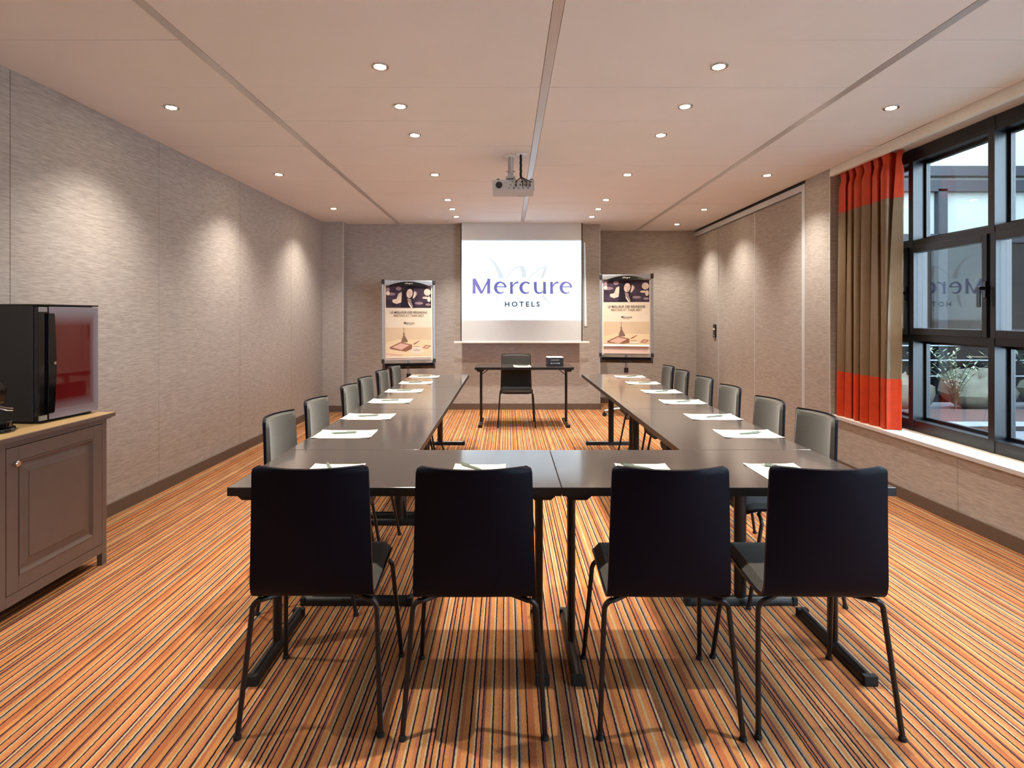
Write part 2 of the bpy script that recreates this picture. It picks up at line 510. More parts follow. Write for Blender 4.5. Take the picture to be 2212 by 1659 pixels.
wf = struct(MB().box(-3.1, 3.45, Y0 - 0.2, Y0, 0, H).build('wall_front', 'wallpaper'), 'wall behind the viewer', 'wall')

# right wall: pier between partition and window, apron below window, near end
wrt = struct(MB().box(XR, 3.45, YW1, 5.86, 0, H).build('wall_right', 'wallpaper'), 'right wall with wallpapered apron below the window', 'wall')
for a, b in ((YW0, 3.876 - 0.0015), (3.876 + 0.0015, YW1)):
    MB().box(XR, 3.40, a, b, 0, SILL - 0.02).build('apron_panel', 'wallpaper', wrt)
MB().box(XR, 3.45, Y0, YW0, 0, H).build('end_panel', 'wallpaper', wrt)
MB().box(XR - 0.003, XR + 0.006, YW1 - 0.004, YW1 + 0.004, SILL, 2.63).build('corner_bead', 'frame_alu', wrt)
MB().box(2.99, 3.45, YW0, YW1, 2.655, H + 0.02).build('window_head', 'white_paint', wrt)
tr1 = struct(MB().box(XR - 0.004, XR + 0.03, YW0, YW1, 2.625, 2.672).box(XR + 0.002, XR + 0.03, YW0, YW1, 2.672, 2.70).build('trim_1', 'white_metal'), 'white curtain track cover running along the window head', 'trim')
tr2 = struct(MB().box(XR - 0.012, WX + 0.02, YW0, YW1, SILL - 0.02, SILL).build('trim_2', 'sill_wood'), 'pale wooden window sill board', 'sill')
MB().box(XR - 0.016, XR - 0.010, YW0, YW1, SILL - 0.024, SILL + 0.002).build('sill_edge', 'frame_alu', tr2)

# skirtings
BB = 0.088
def skirt(name, pts, label):
    m_ = MB()
    for (x0, x1, y0_, y1_) in pts: m_.box(x0, x1, y0_, y1_, 0, BB)
    return struct(m_.build(name, 'skirting', bevel=0.002), label, 'skirting')
m_ = MB()
m_.add([(xl(Y0), Y0, 0), (xl(8.46), 8.46, 0), (xl(8.46), 8.46, BB), (xl(Y0), Y0, BB), (xl(Y0) + .013, Y0, 0), (xl(8.46) + .013, 8.46, 0), (xl(8.46) + .013, 8.46, BB), (xl(Y0) + .013, Y0, BB)],
       [(0, 1, 2, 3), (4, 7, 6, 5), (0, 4, 5, 1), (3, 2, 6, 7), (0, 3, 7, 4), (1, 5, 6, 2)])
struct(m_.build('baseboard_left', 'skirting'), 'brown skirting board along the left wall', 'skirting')
skirt('baseboard_back', [(-2.33, 1.368, YB - 0.013, YB), (-2.65, -2.317, 8.447, 8.46), (-2.33, -2.317, 8.46, YB), (1.355, 1.368, YB, YR), (1.368, 2.93, YR - 0.013, YR)], 'brown skirting board along the back wall and its recess')
skirt('baseboard_right', [(XR - 0.013, XR, Y0, 5.86)], 'brown skirting board below the window')

# folding partition in the right wall
d1 = struct(empty('door_1', (XR, 5.86, 0)), 'wallpapered folding partition with aluminium frame in the right wall', 'partition')
L = YR - 5.86
MB().box(0.10, 0.14, 0, L, 0, H).build('backing', 'ceiling_gap', d1)
MB().box(-0.006, 0.1, 0, 0.058, 0, 2.665).build('frame_jamb', 'frame_alu', d1, bevel=0.002)
MB().box(-0.004, 0.1, 0.058, L, 2.602, 2.665).build('frame_head', 'frame_alu', d1, bevel=0.002)
MB().box(0.02, 0.1, 0, L, 2.665, H).build('track_shadow_gap', 'black_edge', d1)
pj = [0.072, 7.095 - 5.86, 8.295 - 5.86, L - 0.01]
for i in range(3):
    a, b = pj[i] + (0.0 if i == 0 else 0.004), pj[i + 1] - (0.004 if i < 2 else 0)
    if i == 2: a += 0.045
    off = 0.018 if i < 2 else 0.024
    pn = MB().box(off, 0.075, a, b, 0.012, 2.592).build('partition_panel', 'wallpaper', d1)
    for yy in (a, b):
        MB().box(off - 0.002, off + 0.03, yy - 0.004, yy + 0.004, 0.012, 2.592).build('panel_edge', 'frame_alu', pn)
yl = pj[2] + 0.045
lp = MB().box(0.006, 0.024, yl + 0.07, yl + 0.165, 1.055, 1.245).build('lock_plate', 'gloss_black', d1, bevel=0.006)
MB().box(0.003, 0.006, yl + 0.085, yl + 0.15, 1.165, 1.187).build('label_strip', 'white_metal', lp)
MB().box(0.003, 0.006, yl + 0.105, yl + 0.117, 1.075, 1.087).build('keyhole', 'white_metal', lp)

# ------------------------------------------------------------------ window
w1 = struct(empty('window_1', (WX, 0, 0)), 'black metal framed window wall looking onto a courtyard', 'window')
ZB, ZT = SILL, 2.655
mull = [-1.575, -0.76, 0.01, 0.78, 1.55, 2.32, 3.09, 3.865, 4.635, 5.385]  # unseen bays near and behind the camera are added to let in daylight
FD = 0.11
for yy in mull:
    MB().box(-0.004, FD, yy - 0.026, yy + 0.026, ZB, ZT).build('mullion', 'window_metal', w1, bevel=0.002)
MB().box(0, FD + 0.01, YW0, YW1, ZB, ZB + 0.085).build('bottom_rail', 'window_metal', w1, bevel=0.003)
MB().box(0, FD + 0.01, YW0, YW1, ZT - 0.10, ZT).build('top_rail', 'window_metal', w1, bevel=0.003)
for a, b in zip(mull[:-1], mull[1:]):
    a2, b2 = a + 0.026, b - 0.026
    MB().box(0.0, FD, a2, b2, 1.885, 1.945).build('transom', 'window_metal', w1, bevel=0.002)
    MB().box(0.0, FD, a2, b2, 1.165, 1.225).build('transom', 'window_metal', w1, bevel=0.002)
    # slender glazing beads and panes in the top and bottom lights
    for z0, z1 in ((ZB + 0.085, 1.165), (1.945, ZT - 0.10)):
        g_ = 0.022
        gb = MB()
        gb.box(0.085, 0.115, a2, a2 + g_, z0, z1).box(0.085, 0.115, b2 - g_, b2, z0, z1).box(0.085, 0.115, a2 + g_, b2 - g_, z0, z0 + g_).box(0.085, 0.115, a2 + g_, b2 - g_, z1 - g_, z1)
        gb.build('glazing_bead', 'window_metal', w1)
        MB().box(0.100, 0.106, a2 + g_, b2 - g_, z0 + g_, z1 - g_).build('pane', 'window_glass', w1)
    # opening sash in the middle light
    z0, z1 = 1.235, 1.875
    sw = 0.030
    sash = MB()
    sash.box(-0.022, 0.05, a2 - 0.012, a2 + sw, z0 - 0.02, z1 + 0.02).box(-0.022, 0.05, b2 - sw, b2 + 0.012, z0 - 0.02, z1 + 0.02)
    sash.box(-0.022, 0.05, a2 + sw, b2 - sw, z0 - 0.02, z0 + sw).box(-0.022, 0.05, a2 + sw, b2 - sw, z1 - sw, z1 + 0.02)
    so = sash.build('sash', 'window_metal', w1, bevel=0.003)
    MB().box(0.004, 0.012, a2 + sw, b2 - sw, z0 + sw, z1 - sw).build('pane', 'window_glass', so)
    yh = a2 - 0.004
    hd = MB().box(-0.034, -0.02, yh - 0.014, yh + 0.014, 1.475, 1.585)
    hd.box(-0.075, -0.03, yh - 0.010, yh + 0.010, 1.527, 1.549)
    hd.box(-0.078, -0.060, yh - 0.010, yh + 0.010, 1.415, 1.549)
    hd.build('handle', 'gloss_black', so, bevel=0.003)

# ------------------------------------------------------------------ courtyard outside
struct(MB().box(3.4, 14.0, -3, 14.0, -0.25, -0.05).build('courtyard_ground', 'gravel'), 'pale gravel paving of the courtyard outside the window', 'ground')
tag(MB().box(4.2, 7.2, 3.2, 6.35, -0.05, -0.01).build('lawn', 'grass'), 'strip of short green grass beside the gravel in the courtyard', 'grass', kind='stuff')
dk = tag(empty('deck', (6.0, 7.3, -0.05)), 'low red-brown timber deck across the courtyard', 'deck')
for k in range(6):
    MB().box(-2.2, 3.3, k * 0.17, k * 0.17 + 0.16, 0.02, 0.11).build('plank', 'deck_red', dk)
MB().box(-2.2, 3.3, 0.0, 1.01, 0.0, 0.02).build('bearer', 'facade_metal', dk)
MB().box(-2.2, 3.3, -0.02, 0.0, 0.06, 0.115).build('front_edge', 'aluminium', dk)
fc = tag(empty('courtyard_building', (4.0, 9.75, -0.05)), 'courtyard building with cream wall above dark framed glazing', 'building')
MB().box(-0.6, 9.0, 0.1, 0.5, 0, 2.75).build('dark_backing', 'facade_glass', fc)
MB().box(-0.6, 9.0, 0.1, 0.5, 3.85, 6.5).build('upper_wall', 'render_wall', fc)
MB().box(-0.6, 9.0, 0.1, 0.5, 2.75, 3.85).build('blind_wall', 'facade_blind', fc)
for z0, z1, yy in ((3.70, 3.86, -0.06), (3.46, 3.64, 0.0), (2.62, 2.76, 0.0), (1.12, 1.2, 0.03), (0.0, 0.12, 0.0)):
    MB().box(-0.6, 9.0, yy, 0.12, z0, z1).build('rail', 'facade_metal', fc)
for xx in (0.0, 1.05, 2.1, 3.15, 4.2, 5.25, 6.3):
    MB().box(xx - 0.075, xx + 0.075, 0.0, 0.12, 0, 3.5).build('post', 'facade_metal', fc)
for k, zz in enumerate((0.42, 0.68, 0.92)):
    MB().box(-0.6, 9.0, -0.02, 0.04, zz, zz + 0.018).build('ledge', 'aluminium', fc)
side = tag(MB().box(9.5, 9.9, -3, 9.75, -0.05, 5.5).build('courtyard_side_wall', 'render_wall'), 'cream rendered wall on the far side of the courtyard', 'wall', kind='structure')

def boulder(c, r, label):
    rnd = random.Random(int(c[0] * 100))
    n, m = 18, 9
    prof = []
    vs_, fs_ = [], []
    ph = [rnd.uniform(0, 6.3) for _ in range(4)]
    for i in range(m + 1):
        t = math.pi * i / m
        for j in range(n):
            a = 2 * math.pi * j / n
            k = 1 + 0.10 * math.sin(2 * a + ph[0]) + 0.06 * math.sin(3 * a + ph[1] + 2 * t) + 0.05 * math.sin(5 * t + ph[2])
            vs_.append((c[0] + r[0] * k * math.sin(t) * math.cos(a), c[1] + r[1] * k * math.sin(t) * math.sin(a), c[2] + r[2] * k * (math.cos(t) + 1)))
    for i in range(m):
        for j in range(n):
            fs_.append((i * n + j, i * n + (j + 1) % n, (i + 1) * n + (j + 1) % n, (i + 1) * n + j))
    o = MB().add(vs_, fs_).build('boulder', 'stone', smooth=True)
    tag(o, label, 'boulder', 'courtyard boulders')
    return o
boulder((6.0, 8.95, -0.05), (0.46, 0.34, 0.25), 'pale rounded boulder leftmost of the stones seen through the window')
boulder((7.1, 8.95, -0.05), (0.50, 0.34, 0.29), 'pale rounded boulder in the middle of the stones seen through the window')
boulder((8.25, 8.95, -0.05), (0.50, 0.34, 0.26), 'pale rounded boulder rightmost of the stones seen through the window')

def plant(name, loc, h, n, m, label, cat, lean=0.0, lw=0.02):
    rnd = random.Random(int(loc[0] * 1000 + n))
    rt = empty(name, loc)
    st = MB(); lf = MB()
    for k in range(n):
        a = rnd.uniform(0, 6.28); L_ = h * rnd.uniform(0.65, 1.05); sp = rnd.uniform(0.2, 0.6)
        pts = []
        for i in range(6):
            t = i / 5
            pts.append(Vector((math.cos(a) * sp * L_ * t * t + lean * L_ * t * t, math.sin(a) * sp * L_ * t * t, L_ * t * (1 - 0.15 * t))))
        st.tube(pts, 0.005, 4, 0.002)
        for i in range(14):
            t = 0.25 + 0.75 * i / 13
            q = pts[0].lerp(pts[-1], t); q.z = L_ * t * (1 - 0.15 * t); q.x = (math.cos(a) * sp + lean) * L_ * t * t; q.y = math.sin(a) * sp * L_ * t * t
            b = rnd.uniform(0, 6.28); ll = lw * rnd.uniform(2, 3.6)
            d_ = Vector((math.cos(b), math.sin(b), rnd.uniform(0.1, 0.9))).normalized()
            s_ = d_.cross(Vector((0, 0, 1))).normalized() * lw * 0.5
            lf.add([q, q + d_ * ll * 0.5 + s_, q + d_ * ll, q + d_ * ll * 0.5 - s_ + Vector((0, 0, 0.004))], [(0, 1, 2, 3)])
    st.build('stem', 'leaf', rt)
    lf.build('foliage', m, rt, recalc=False)
    return tag(rt, label, cat)
plant('shrub', (5.2, 8.75, -0.05), 0.70, 12, 'leaf', 'low dark green shrub among the boulders in the courtyard', 'shrub', lw=0.05)
plant('ornamental_grass', (6.6, 8.75, -0.05), 1.2, 18, 'leaf_pale', 'pale feathery ornamental plant leaning over the courtyard boulders', 'plant', lean=-0.1, lw=0.03)
plant('shrub', (7.75, 8.55, -0.05), 1.3, 14, 'leaf', 'tall green plant at the right edge of the window view', 'shrub', lw=0.05)

# ------------------------------------------------------------------ chairs
def chair_profile():
    """centre line of the one-piece shell, front edge of the seat to top of the back: densely sampled (y, z, arc length)"""
    key = [(0.224, 0.412), (0.221, 0.426), (0.208, 0.441), (0.185, 0.449), (0.150, 0.452), (0.08, 0.448), (0.0, 0.442), (-0.08, 0.437), (-0.13, 0.436), (-0.165, 0.440),
           (-0.188, 0.452), (-0.201, 0.472), (-0.209, 0.50), (-0.219, 0.56), (-0.230, 0.64), (-0.240, 0.72), (-0.250, 0.80), (-0.259, 0.872)]
    out = []
    K = [Vector(p) for p in key]
    for i in range(len(K) - 1):
        p0, p1, p2, p3 = K[max(i - 1, 0)], K[i], K[i + 1], K[min(i + 2, len(K) - 1)]
        n = max(2, int((p2 - p1).length / (0.005 if i < 4 else 0.012)))
        n = min(n, 5) if 3 < i < len(K) - 3 else n
        for q in range(n):
            t = q / n
            out.append(0.5 * ((2 * p1) + (p2 - p0) * t + (2 * p0 - 5 * p1 + 4 * p2 - p3) * t * t + (3 * p1 - p0 - 3 * p2 + p3) * t ** 3))
    out.append(K[-1])
    res, L_ = [], 0.0
    for i, p in enumerate(out):
        if i: L_ += (p - out[i - 1]).length
        res.append((p.x, p.y, L_))
    return res
PROF = chair_profile()
PLEN = PROF[-1][2]
def shell_grid(off, w_in=0.0, s0=0.0, s1=None, pad=False):
    s1 = PLEN if s1 is None else s1
    rows_i = [i for i in range(len(PROF)) if s0 - 1e-6 <= PROF[i][2] <= s1 + 1e-6]
    a_s, b_s = PROF[rows_i[0]][2], PROF[rows_i[-1]][2]
    nj = 15
    rows = []
    for i in rows_i:
        y_, z_, sl = PROF[i]
        a = PROF[max(i - 1, 0)]; b = PROF[min(i + 1, len(PROF) - 1)]
        t = Vector((0, b[0] - a[0], b[1] - a[1])).normalized()
        n_ = Vector((0, t.z, -t.y))
        if n_.dot(Vector((0, 1, 1))) < 0: n_ = -n_          # towards the sitter
        hgt = max(0.0, min(1.0, (z_ - 0.44) / 0.43)) if sl > 0.40 else 0.0
        hw = 0.200 - 0.013 * hgt
        rf, rb_ = 0.06, 0.018                               # plan radius of the front corners, radius of the top corners
        if sl < rf: hw -= rf - math.sqrt(max(0, rf * rf - (rf - sl) ** 2))
        if PLEN - sl < rb_: hw -= rb_ - math.sqrt(max(0, rb_ * rb_ - (rb_ - PLEN + sl) ** 2))
        hw = max(hw - w_in, 0.02)
        row = []
        for j in range(nj):
            u = -1 + 2 * j / (nj - 1)
            u = math.copysign(abs(u) ** 0.8, u)
            curve = 0.052 * hgt ** 0.6 * u * u if hgt > 0 else 0.0
            p = Vector((u * hw, y_ + curve, z_))
            o_ = off
            if pad:
                e = min(1.0, (1 - abs(u)) * hw / 0.022)
                f = min(1.0, (sl - a_s) / 0.022, (b_s - sl) / 0.022)
                o_ = max(off * math.sqrt(max(0, 1 - (1 - e) ** 2)) * math.sqrt(max(0, 1 - (1 - f) ** 2)), 0.0008)
            row.append(p + n_ * o_)
        rows.append(row)
    return rows
def make_chair():
    root = empty('conference_chair')
    MB().slab(shell_grid(0.0), shell_grid(-0.011)).build('shell', 'shell_laminate', root, smooth=True)
    MB().slab(shell_grid(0.022, 0.006, 0.012, 0.425, True), shell_grid(-0.001, 0.006, 0.012, 0.425)).build('seat_pad', 'grey_fabric', root, smooth=True)
    MB().slab(shell_grid(0.019, 0.006, 0.43, PLEN - 0.006, True), shell_grid(-0.001, 0.006, 0.43, PLEN - 0.006)).build('back_pad', 'grey_fabric', root, smooth=True)
    for fy, ty, zc in ((-0.226, -0.165, 0.417), (0.226, 0.155, 0.417)):
        for s in (-1, 1):
            pts = [(s * 0.2285, fy, 0.006)]
            top = Vector((s * 0.205, ty * 1.0, zc - 0.035))
            pts.append(tuple(top))
            for k in range(1, 6):
                a = k / 5 * math.pi / 2
                pts.append((s * (0.205 - 0.032 * (1 - math.cos(a))), ty, zc - 0.035 + 0.035 * math.sin(a)))
            fwd = 0.045 if ty < 0 else -0.03
            pts.append((s * 0.155, ty + fwd * 0.35, zc))
            pts.append((s * 0.12, ty + fwd, zc))
            lg = MB().tube(pts, 0.0088, 8).build('leg', 'black_metal', root, smooth=True)
            MB().lathe([(0.012, 0.0), (0.013, 0.006), (0.010, 0.014)], (s * 0.2285, fy, 0.0), 12).build('glide', 'rubber', lg, smooth=True)
        MB().tube([(-0.12, ty + fwd, zc), (0.12, ty + fwd, zc)], 0.0086, 8).build('crossbar', 'black_metal', root)
    return root
proto = make_chair()
ordw = ['nearest to the viewer', 'second from the viewer', 'third from the viewer', 'fourth from the viewer', 'fifth from the viewer', 'farthest from the viewer']
spots = []
front = [(-0.642, 2.139, 1.5, 'black backed chair seen from behind, leftmost of the four in the front row'),
         (-0.107, 2.129, 0.3, 'black backed chair seen from behind, second from left in the front row'),
         (0.529, 2.128, -0.8, 'black backed chair seen from behind, third from left in the front row'),
         (1.040, 2.130, -1.2, 'black backed chair seen from behind, rightmost of the four in the front row')]
for x_, y_, a, lb in front: spots.append((x_, y_, R(a), lb, 'chairs along the front tables'))
for k, (cx, cy, a) in enumerate([(-0.905, 2.924, -1), (-0.895, 3.462, -1), (-0.888, 4.167, 0), (-0.90, 4.69, -0.5), (-0.895, 5.29, 0), (-0.875, 5.79, -2)]):
    spots.append((cx, cy, R(-90 + a), 'grey upholstered chair at the left table wing, ' + ordw[k], 'chairs along the left tables'))
for k, (cx, cy, a) in enumerate([(1.34, 2.984, 1), (1.325, 3.482, 1), (1.33, 4.117, 0), (1.352, 4.716, 1), (1.348, 5.31, -0.5), (1.356, 5.80, -1)]):
    spots.append((cx, cy, R(90 + a), 'grey upholstered chair at the right table wing, ' + ordw[k], 'chairs along the right tables'))
spots.append((0.118, 7.455, R(180), 'grey upholstered chair facing the room behind the small presenter table', 'presenter chair'))
for i, (x_, y_, a, lb, gp) in enumerate(spots):
    c = proto if i == 0 else copy_tree(proto)
    c.location = (x_, y_, 0); c.rotation_euler = (0, 0, a)
    tag(c, lb, 'chair', 'conference chairs')

# ------------------------------------------------------------------ tables
TH = 0.74
def make_table():
    root = empty('folding_table')
    MB().box(-0.599, 0.599, -0.3, 0.3, TH - 0.030, TH).build('tabletop', 'table_laminate', root, bevel=0.0015)
    eb = MB()
    eb.box(-0.5995, 0.5995, -0.3015, -0.300, TH - 0.031, TH - 0.0015).box(-0.5995, 0.5995, 0.300, 0.3015, TH - 0.031, TH - 0.0015)
    eb.box(-0.6, -0.599, -0.3, 0.3, TH - 0.031, TH - 0.0015).box(0.599, 0.6, -0.3, 0.3, TH - 0.031, TH - 0.0015)
    eb.build('edge_band', 'black_edge', root)
    for s in (-1, 1):
        x_ = s * 0.535
        lg = MB().tube([(x_, 0, 0.035), (x_, 0, TH - 0.055)], 0.029, 12, sq=1.0)
        # flatten to an oval column
        lg.v = [(x_ + (v[0] - x_) * 0.58, v[1], v[2]) for v in lg.v]
        lg.build('leg', 'black_metal', root, smooth=True)
        ft = MB()
        prof = [(x_ + 0.024 * math.cos(a), 0.004 + 0.036 * math.sin(a)) for a in [math.pi * k / 8 for k in range(9)]]
        ft.prism(prof, -0.25, 0.25, 'xz')
        fo = ft.build('foot', 'black_metal', root, smooth=True)
        for e in (-1, 1):
            MB().box(x_ - 0.026, x_ + 0.026, e * 0.25 - 0.012, e * 0.25 + 0.012, 0.0, 0.038).build('foot_cap', 'rubber', fo, bevel=0.004)
        br = MB().prism([(x_ - 0.045, TH - 0.032), (x_ - 0.045, TH - 0.045), (x_ - 0.03, TH - 0.058), (x_ + 0.03, TH - 0.058), (x_ + 0.045, TH - 0.045), (x_ + 0.045, TH - 0.032)], -0.26, 0.26, 'xz')
        br.build('bracket', 'black_metal', root)
        MB().tube([(x_ - s * 0.02, 0.0, TH - 0.11), (x_ - s * 0.11, 0.0, TH - 0.034)], 0.006, 6).build('brace', 'black_metal', root)
    return root
tproto = make_table()
TCX = 0.197
tabs = [(TCX - 0.601, 2.435, 0, 'dark laminate table at the front left of the U, nearest the viewer'),
        (TCX + 0.601, 2.435, 0, 'dark laminate table at the front right of the U, nearest the viewer')]
wing = ['nearest the viewer', 'in the middle', 'farthest from the viewer']
for k in range(3): tabs.append((TCX - 0.902, 2.738 + 0.601 + 1.203 * k, R(90), 'dark laminate table in the left wing, ' + wing[k]))
for k in range(3): tabs.append((TCX + 0.902, 2.738 + 0.601 + 1.203 * k, R(90), 'dark laminate table in the right wing, ' + wing[k]))
tabs.append((0.21, 7.49, 0, 'small dark presenter table standing alone below the screen'))
for i, (x_, y_, a, lb) in enumerate(tabs):
    t = tproto if i == 0 else copy_tree(tproto)
    t.location = (x_, y_, 0); t.rotation_euler = (0, 0, a)
    tag(t, lb, 'table', 'dark folding conference tables')

# ------------------------------------------------------------------ paper and pens
def make_sheet():
    root = empty('note_paper')
    rows = []
    for i in range(7):
        rows.append([(-0.105 + 0.21 * j / 6, -0.1485 + 0.297 * i / 6, 0.0004 + 0.0035 * (max(0, abs(j - 3) - 2) * max(0, abs(i - 3) - 2)) + 0.0004) for j in range(7)])
    top = [[(p[0], p[1], p[2] + 0.0006) for p in r] for r in rows]
    pp = MB().slab(rows, top).build('sheet', 'white_paper', root)
    # small printed heading at the head of the sheet
    hd = MB()
    for k in range(7): hd.box(-0.021 + k * 0.006, -0.0175 + k * 0.006, 0.122, 0.1265, 0.0014, 0.00155)
    hd.build('heading', 'print_text', pp)
    return root
def make_pen():
    root = empty('ballpoint_pen')
    MB().lathe([(0.0008, -0.070), (0.0030, -0.060), (0.0050, -0.050), (0.0055, -0.02), (0.0055, 0.045), (0.0048, 0.058)], (0, 0, 0.0056), 10, 'y').build('barrel', 'pen_green', root, smooth=True)
    MB().lathe([(0.0035, 0.058), (0.0035, 0.068), (0.0025, 0.070)], (0, 0, 0.0056), 8, 'y').build('button', 'chrome', root, smooth=True)
    MB().box(-0.0016, 0.0016, 0.012, 0.058, 0.011, 0.013).build('clip', 'pen_green', root)
    return root
sp_, pp_ = make_sheet(), make_pen()
sheets = [(-0.688, 2.318, 0.5, 'leftmost sheet on the front tables'), (-0.113, 2.314, -1.5, 'second sheet from left on the front tables'),
          (0.549, 2.32, -0.5, 'third sheet from left on the front tables'), (1.087, 2.325, 0.5, 'rightmost sheet on the front tables')]
penf = [(-0.715, 2.40, 25), (-0.145, 2.405, 42), (0.525, 2.40, 55), (1.105, 2.405, 66)]
items = []
for (x_, y_, a, lb), (px, py, pa) in zip(sheets, penf): items.append((x_, y_, a, lb, px, py, pa))
far = ['nearest to the viewer', 'second from the viewer', 'third from the viewer', 'fourth from the viewer', 'fifth from the viewer', 'farthest from the viewer']
for k, yy in enumerate([3.10, 3.64, 4.315, 4.90, 5.50, 6.06]):
    items.append((-0.845 + random.uniform(-.004, .004), yy, -90 + random.uniform(-1.5, 1.5), 'sheet on the left wing, ' + far[k], -0.85, yy + 0.012, -76 + random.uniform(-3, 3)))
for k, yy in enumerate([3.105, 3.63, 4.27, 4.86, 5.48, 6.06]):
    items.append((1.257 + random.uniform(-.004, .004), yy, 90 + random.uniform(-1.5, 1.5), 'sheet on the right wing, ' + far[k], 1.265, yy - 0.004, -70 + random.uniform(-4, 4)))
items.append((0.19, 7.33, 182, 'sheet on the presenter table', 0.20, 7.37, 80))
for i, (x_, y_, a, lb, px, py, pa) in enumerate(items):
    s_ = sp_ if i == 0 else copy_tree(sp_)
    s_.location = (x_, y_, TH); s_.rotation_euler = (0, 0, R(a))
    tag(s_, 'white note paper, ' + lb, 'paper', 'note papers laid out on the tables')
    p_ = pp_ if i == 0 else copy_tree(pp_)
    p_.location = (px, py, TH + 0.0014); p_.rotation_euler = (0, 0, R(pa))
    tag(p_, 'grey-green ballpoint pen on the ' + lb, 'pen', 'pens lying on the note papers')

# black accessory box on the presenter table
bxr = tag(empty('accessory_box', (0.595, 7.42, TH), R(2)), 'black accessory box with pale lid on the presenter table', 'box')
MB().box(-0.10, 0.10, -0.09, 0.09, 0, 0.104).build('body', 'box_black', bxr, bevel=0.003)
MB().box(-0.101, 0.101, -0.091, 0.091, 0.104, 0.113).build('lid', 'white_metal', bxr, bevel=0.003)
MB().tube([(-0.052, -0.0925, 0.038), (0.046, -0.0925, 0.038)], 0.0018, 6).lathe([(0.006, -0.097), (0.006, -0.09)], (-0.052, 0, 0.038), 10, 'y').lathe([(0.006, -0.097), (0.006, -0.09)], (0.046, 0, 0.038), 10, 'y').build('drawer_pull', 'white_metal', bxr)
text_mesh('box_lettering', 'BUSINESSBOX+', 0.105, 'white_metal', bxr, (-0.004, -0.0912, 0.078), height=0.012)

# ------------------------------------------------------------------ projection screen and projector
YS = 8.50
XS0, XS1 = -0.661, 1.078
scr = tag(empty('projection_screen', (0, YS, 0)), 'white pull-down projection screen with a projected logo on the back wall', 'screen')
ZS0 = 1.000
fab = MB().box(XS0 + 0.014, XS1 - 0.014, 0, 0.002, ZS0, H - 0.005).build('fabric', 'screen_white', scr)
for a, b in ((XS0, XS0 + 0.014), (XS1 - 0.014, XS1)):
    MB().box(a, b, -0.0006, 0.002, ZS0, H - 0.005).build('border', 'screen_border', scr)
MB().box(XS0 - 0.095, XS1 + 0.10, -0.013, 0.013, ZS0 - 0.026, ZS0).build('bottom_bar', 'white_metal', scr, bevel=0.004)
MB().box(XS0 - 0.16, XS1 + 0.16, -0.045, 0.06, H - 0.008, H + 0.0).build('ceiling_slot', 'white_metal', scr)
# projected logo, its light put into mesh colour, drawn as variable-width strokes; units: zoomed picture units, origin at the M's top left
def stroke(pts, ws):
    L_, Rr = [], []
    n = len(pts)
    for i in range(n):
        a, b = pts[max(i - 1, 0)], pts[min(i + 1, n - 1)]
        dx, dy = b[0] - a[0], b[1] - a[1]
        l = math.hypot(dx, dy) or 1
        nx, ny = -dy / l, dx / l
        w = ws[i] / 2
        L_.append((pts[i][0] + nx * w, pts[i][1] + ny * w)); Rr.append((pts[i][0] - nx * w, pts[i][1] - ny * w))
    return L_, Rr
def lettering(polys, k, cx, cy, x0, z0, yoff=-0.0010):
    m_ = MB()
    for n_l, (L_, Rr) in enumerate(polys):
        yoff -= 0.00008
        A = [(x0 + (p[0] - cx) * k, yoff, z0 - (p[1] - cy) * k) for p in L_]
        B = [(x0 + (p[0] - cx) * k, yoff, z0 - (p[1] - cy) * k) for p in Rr]
        n = len(A)
        m_.add(A + B, [(i, i + 1, n + i + 1, n + i) for i in range(n - 1)])
    return m_
def arc(cx, cy, rx, ry, a0, a1, n, wf):
    pts, ws = [], []
    for i in range(n + 1):
        t = i / n; a = R(a0 + (a1 - a0) * t)
        pts.append((cx + rx * math.cos(a), cy - ry * math.sin(a))); ws.append(wf(t, a))
    return stroke(pts, ws)
def letters_mercure():
    P = []
    # M
    P.append(stroke([(252, 941), (252, 850), (250, 757)], [38, 34, 34]))
    P.append(stroke([(250, 757), (300, 850), (346, 938)], [40, 42, 30]))
    P.append(stroke([(344, 938), (388, 850), (438, 757)], [22, 20, 22]))
    P.append(stroke([(434, 757), (432, 850), (432, 941)], [38, 36, 40]))
    def e(cx):
        P.append(arc(cx, 867, 62, 67, 2, 312, 28, lambda t, a: 17 + 21 * max(0, -math.cos(a)) + (6 if t < 0.15 else 0) - (8 * max(0, (t - 0.85) / 0.15))))
        P.append(stroke([(cx - 60, 855), (cx + 77, 855)], [12, 12]))
    e(578); e(1390)
    P.append(arc(893, 867, 62, 67, 48, 310, 24, lambda t, a: 17 + 21 * max(0, -math.cos(a)) + 8 * max(0, (0.15 - t) / 0.15) - (8 * max(0, (t - 0.85) / 0.15))))
    for x_ in (715, 1211):
        P.append(stroke([(x_, 943), (x_ - 1, 870), (x_ - 2, 795)], [36, 32, 32]))
        P.append(stroke([(x_ + 10, 858), (x_ + 28, 826), (x_ + 48, 808), (x_ + 68, 802), (x_ + 85, 806)], [8, 14, 18, 22, 24]))
    P.append(stroke([(1008, 796), (1009, 850), (1012, 895), (1024, 922), (1050, 934), (1080, 930), (1106, 912)], [34, 34, 32, 28, 20, 16, 10]))
    P.append(stroke([(1122, 796), (1123, 870), (1124, 943)], [34, 33, 38]))
    return P
kk = 1.0 / (5.722 * 151.2)
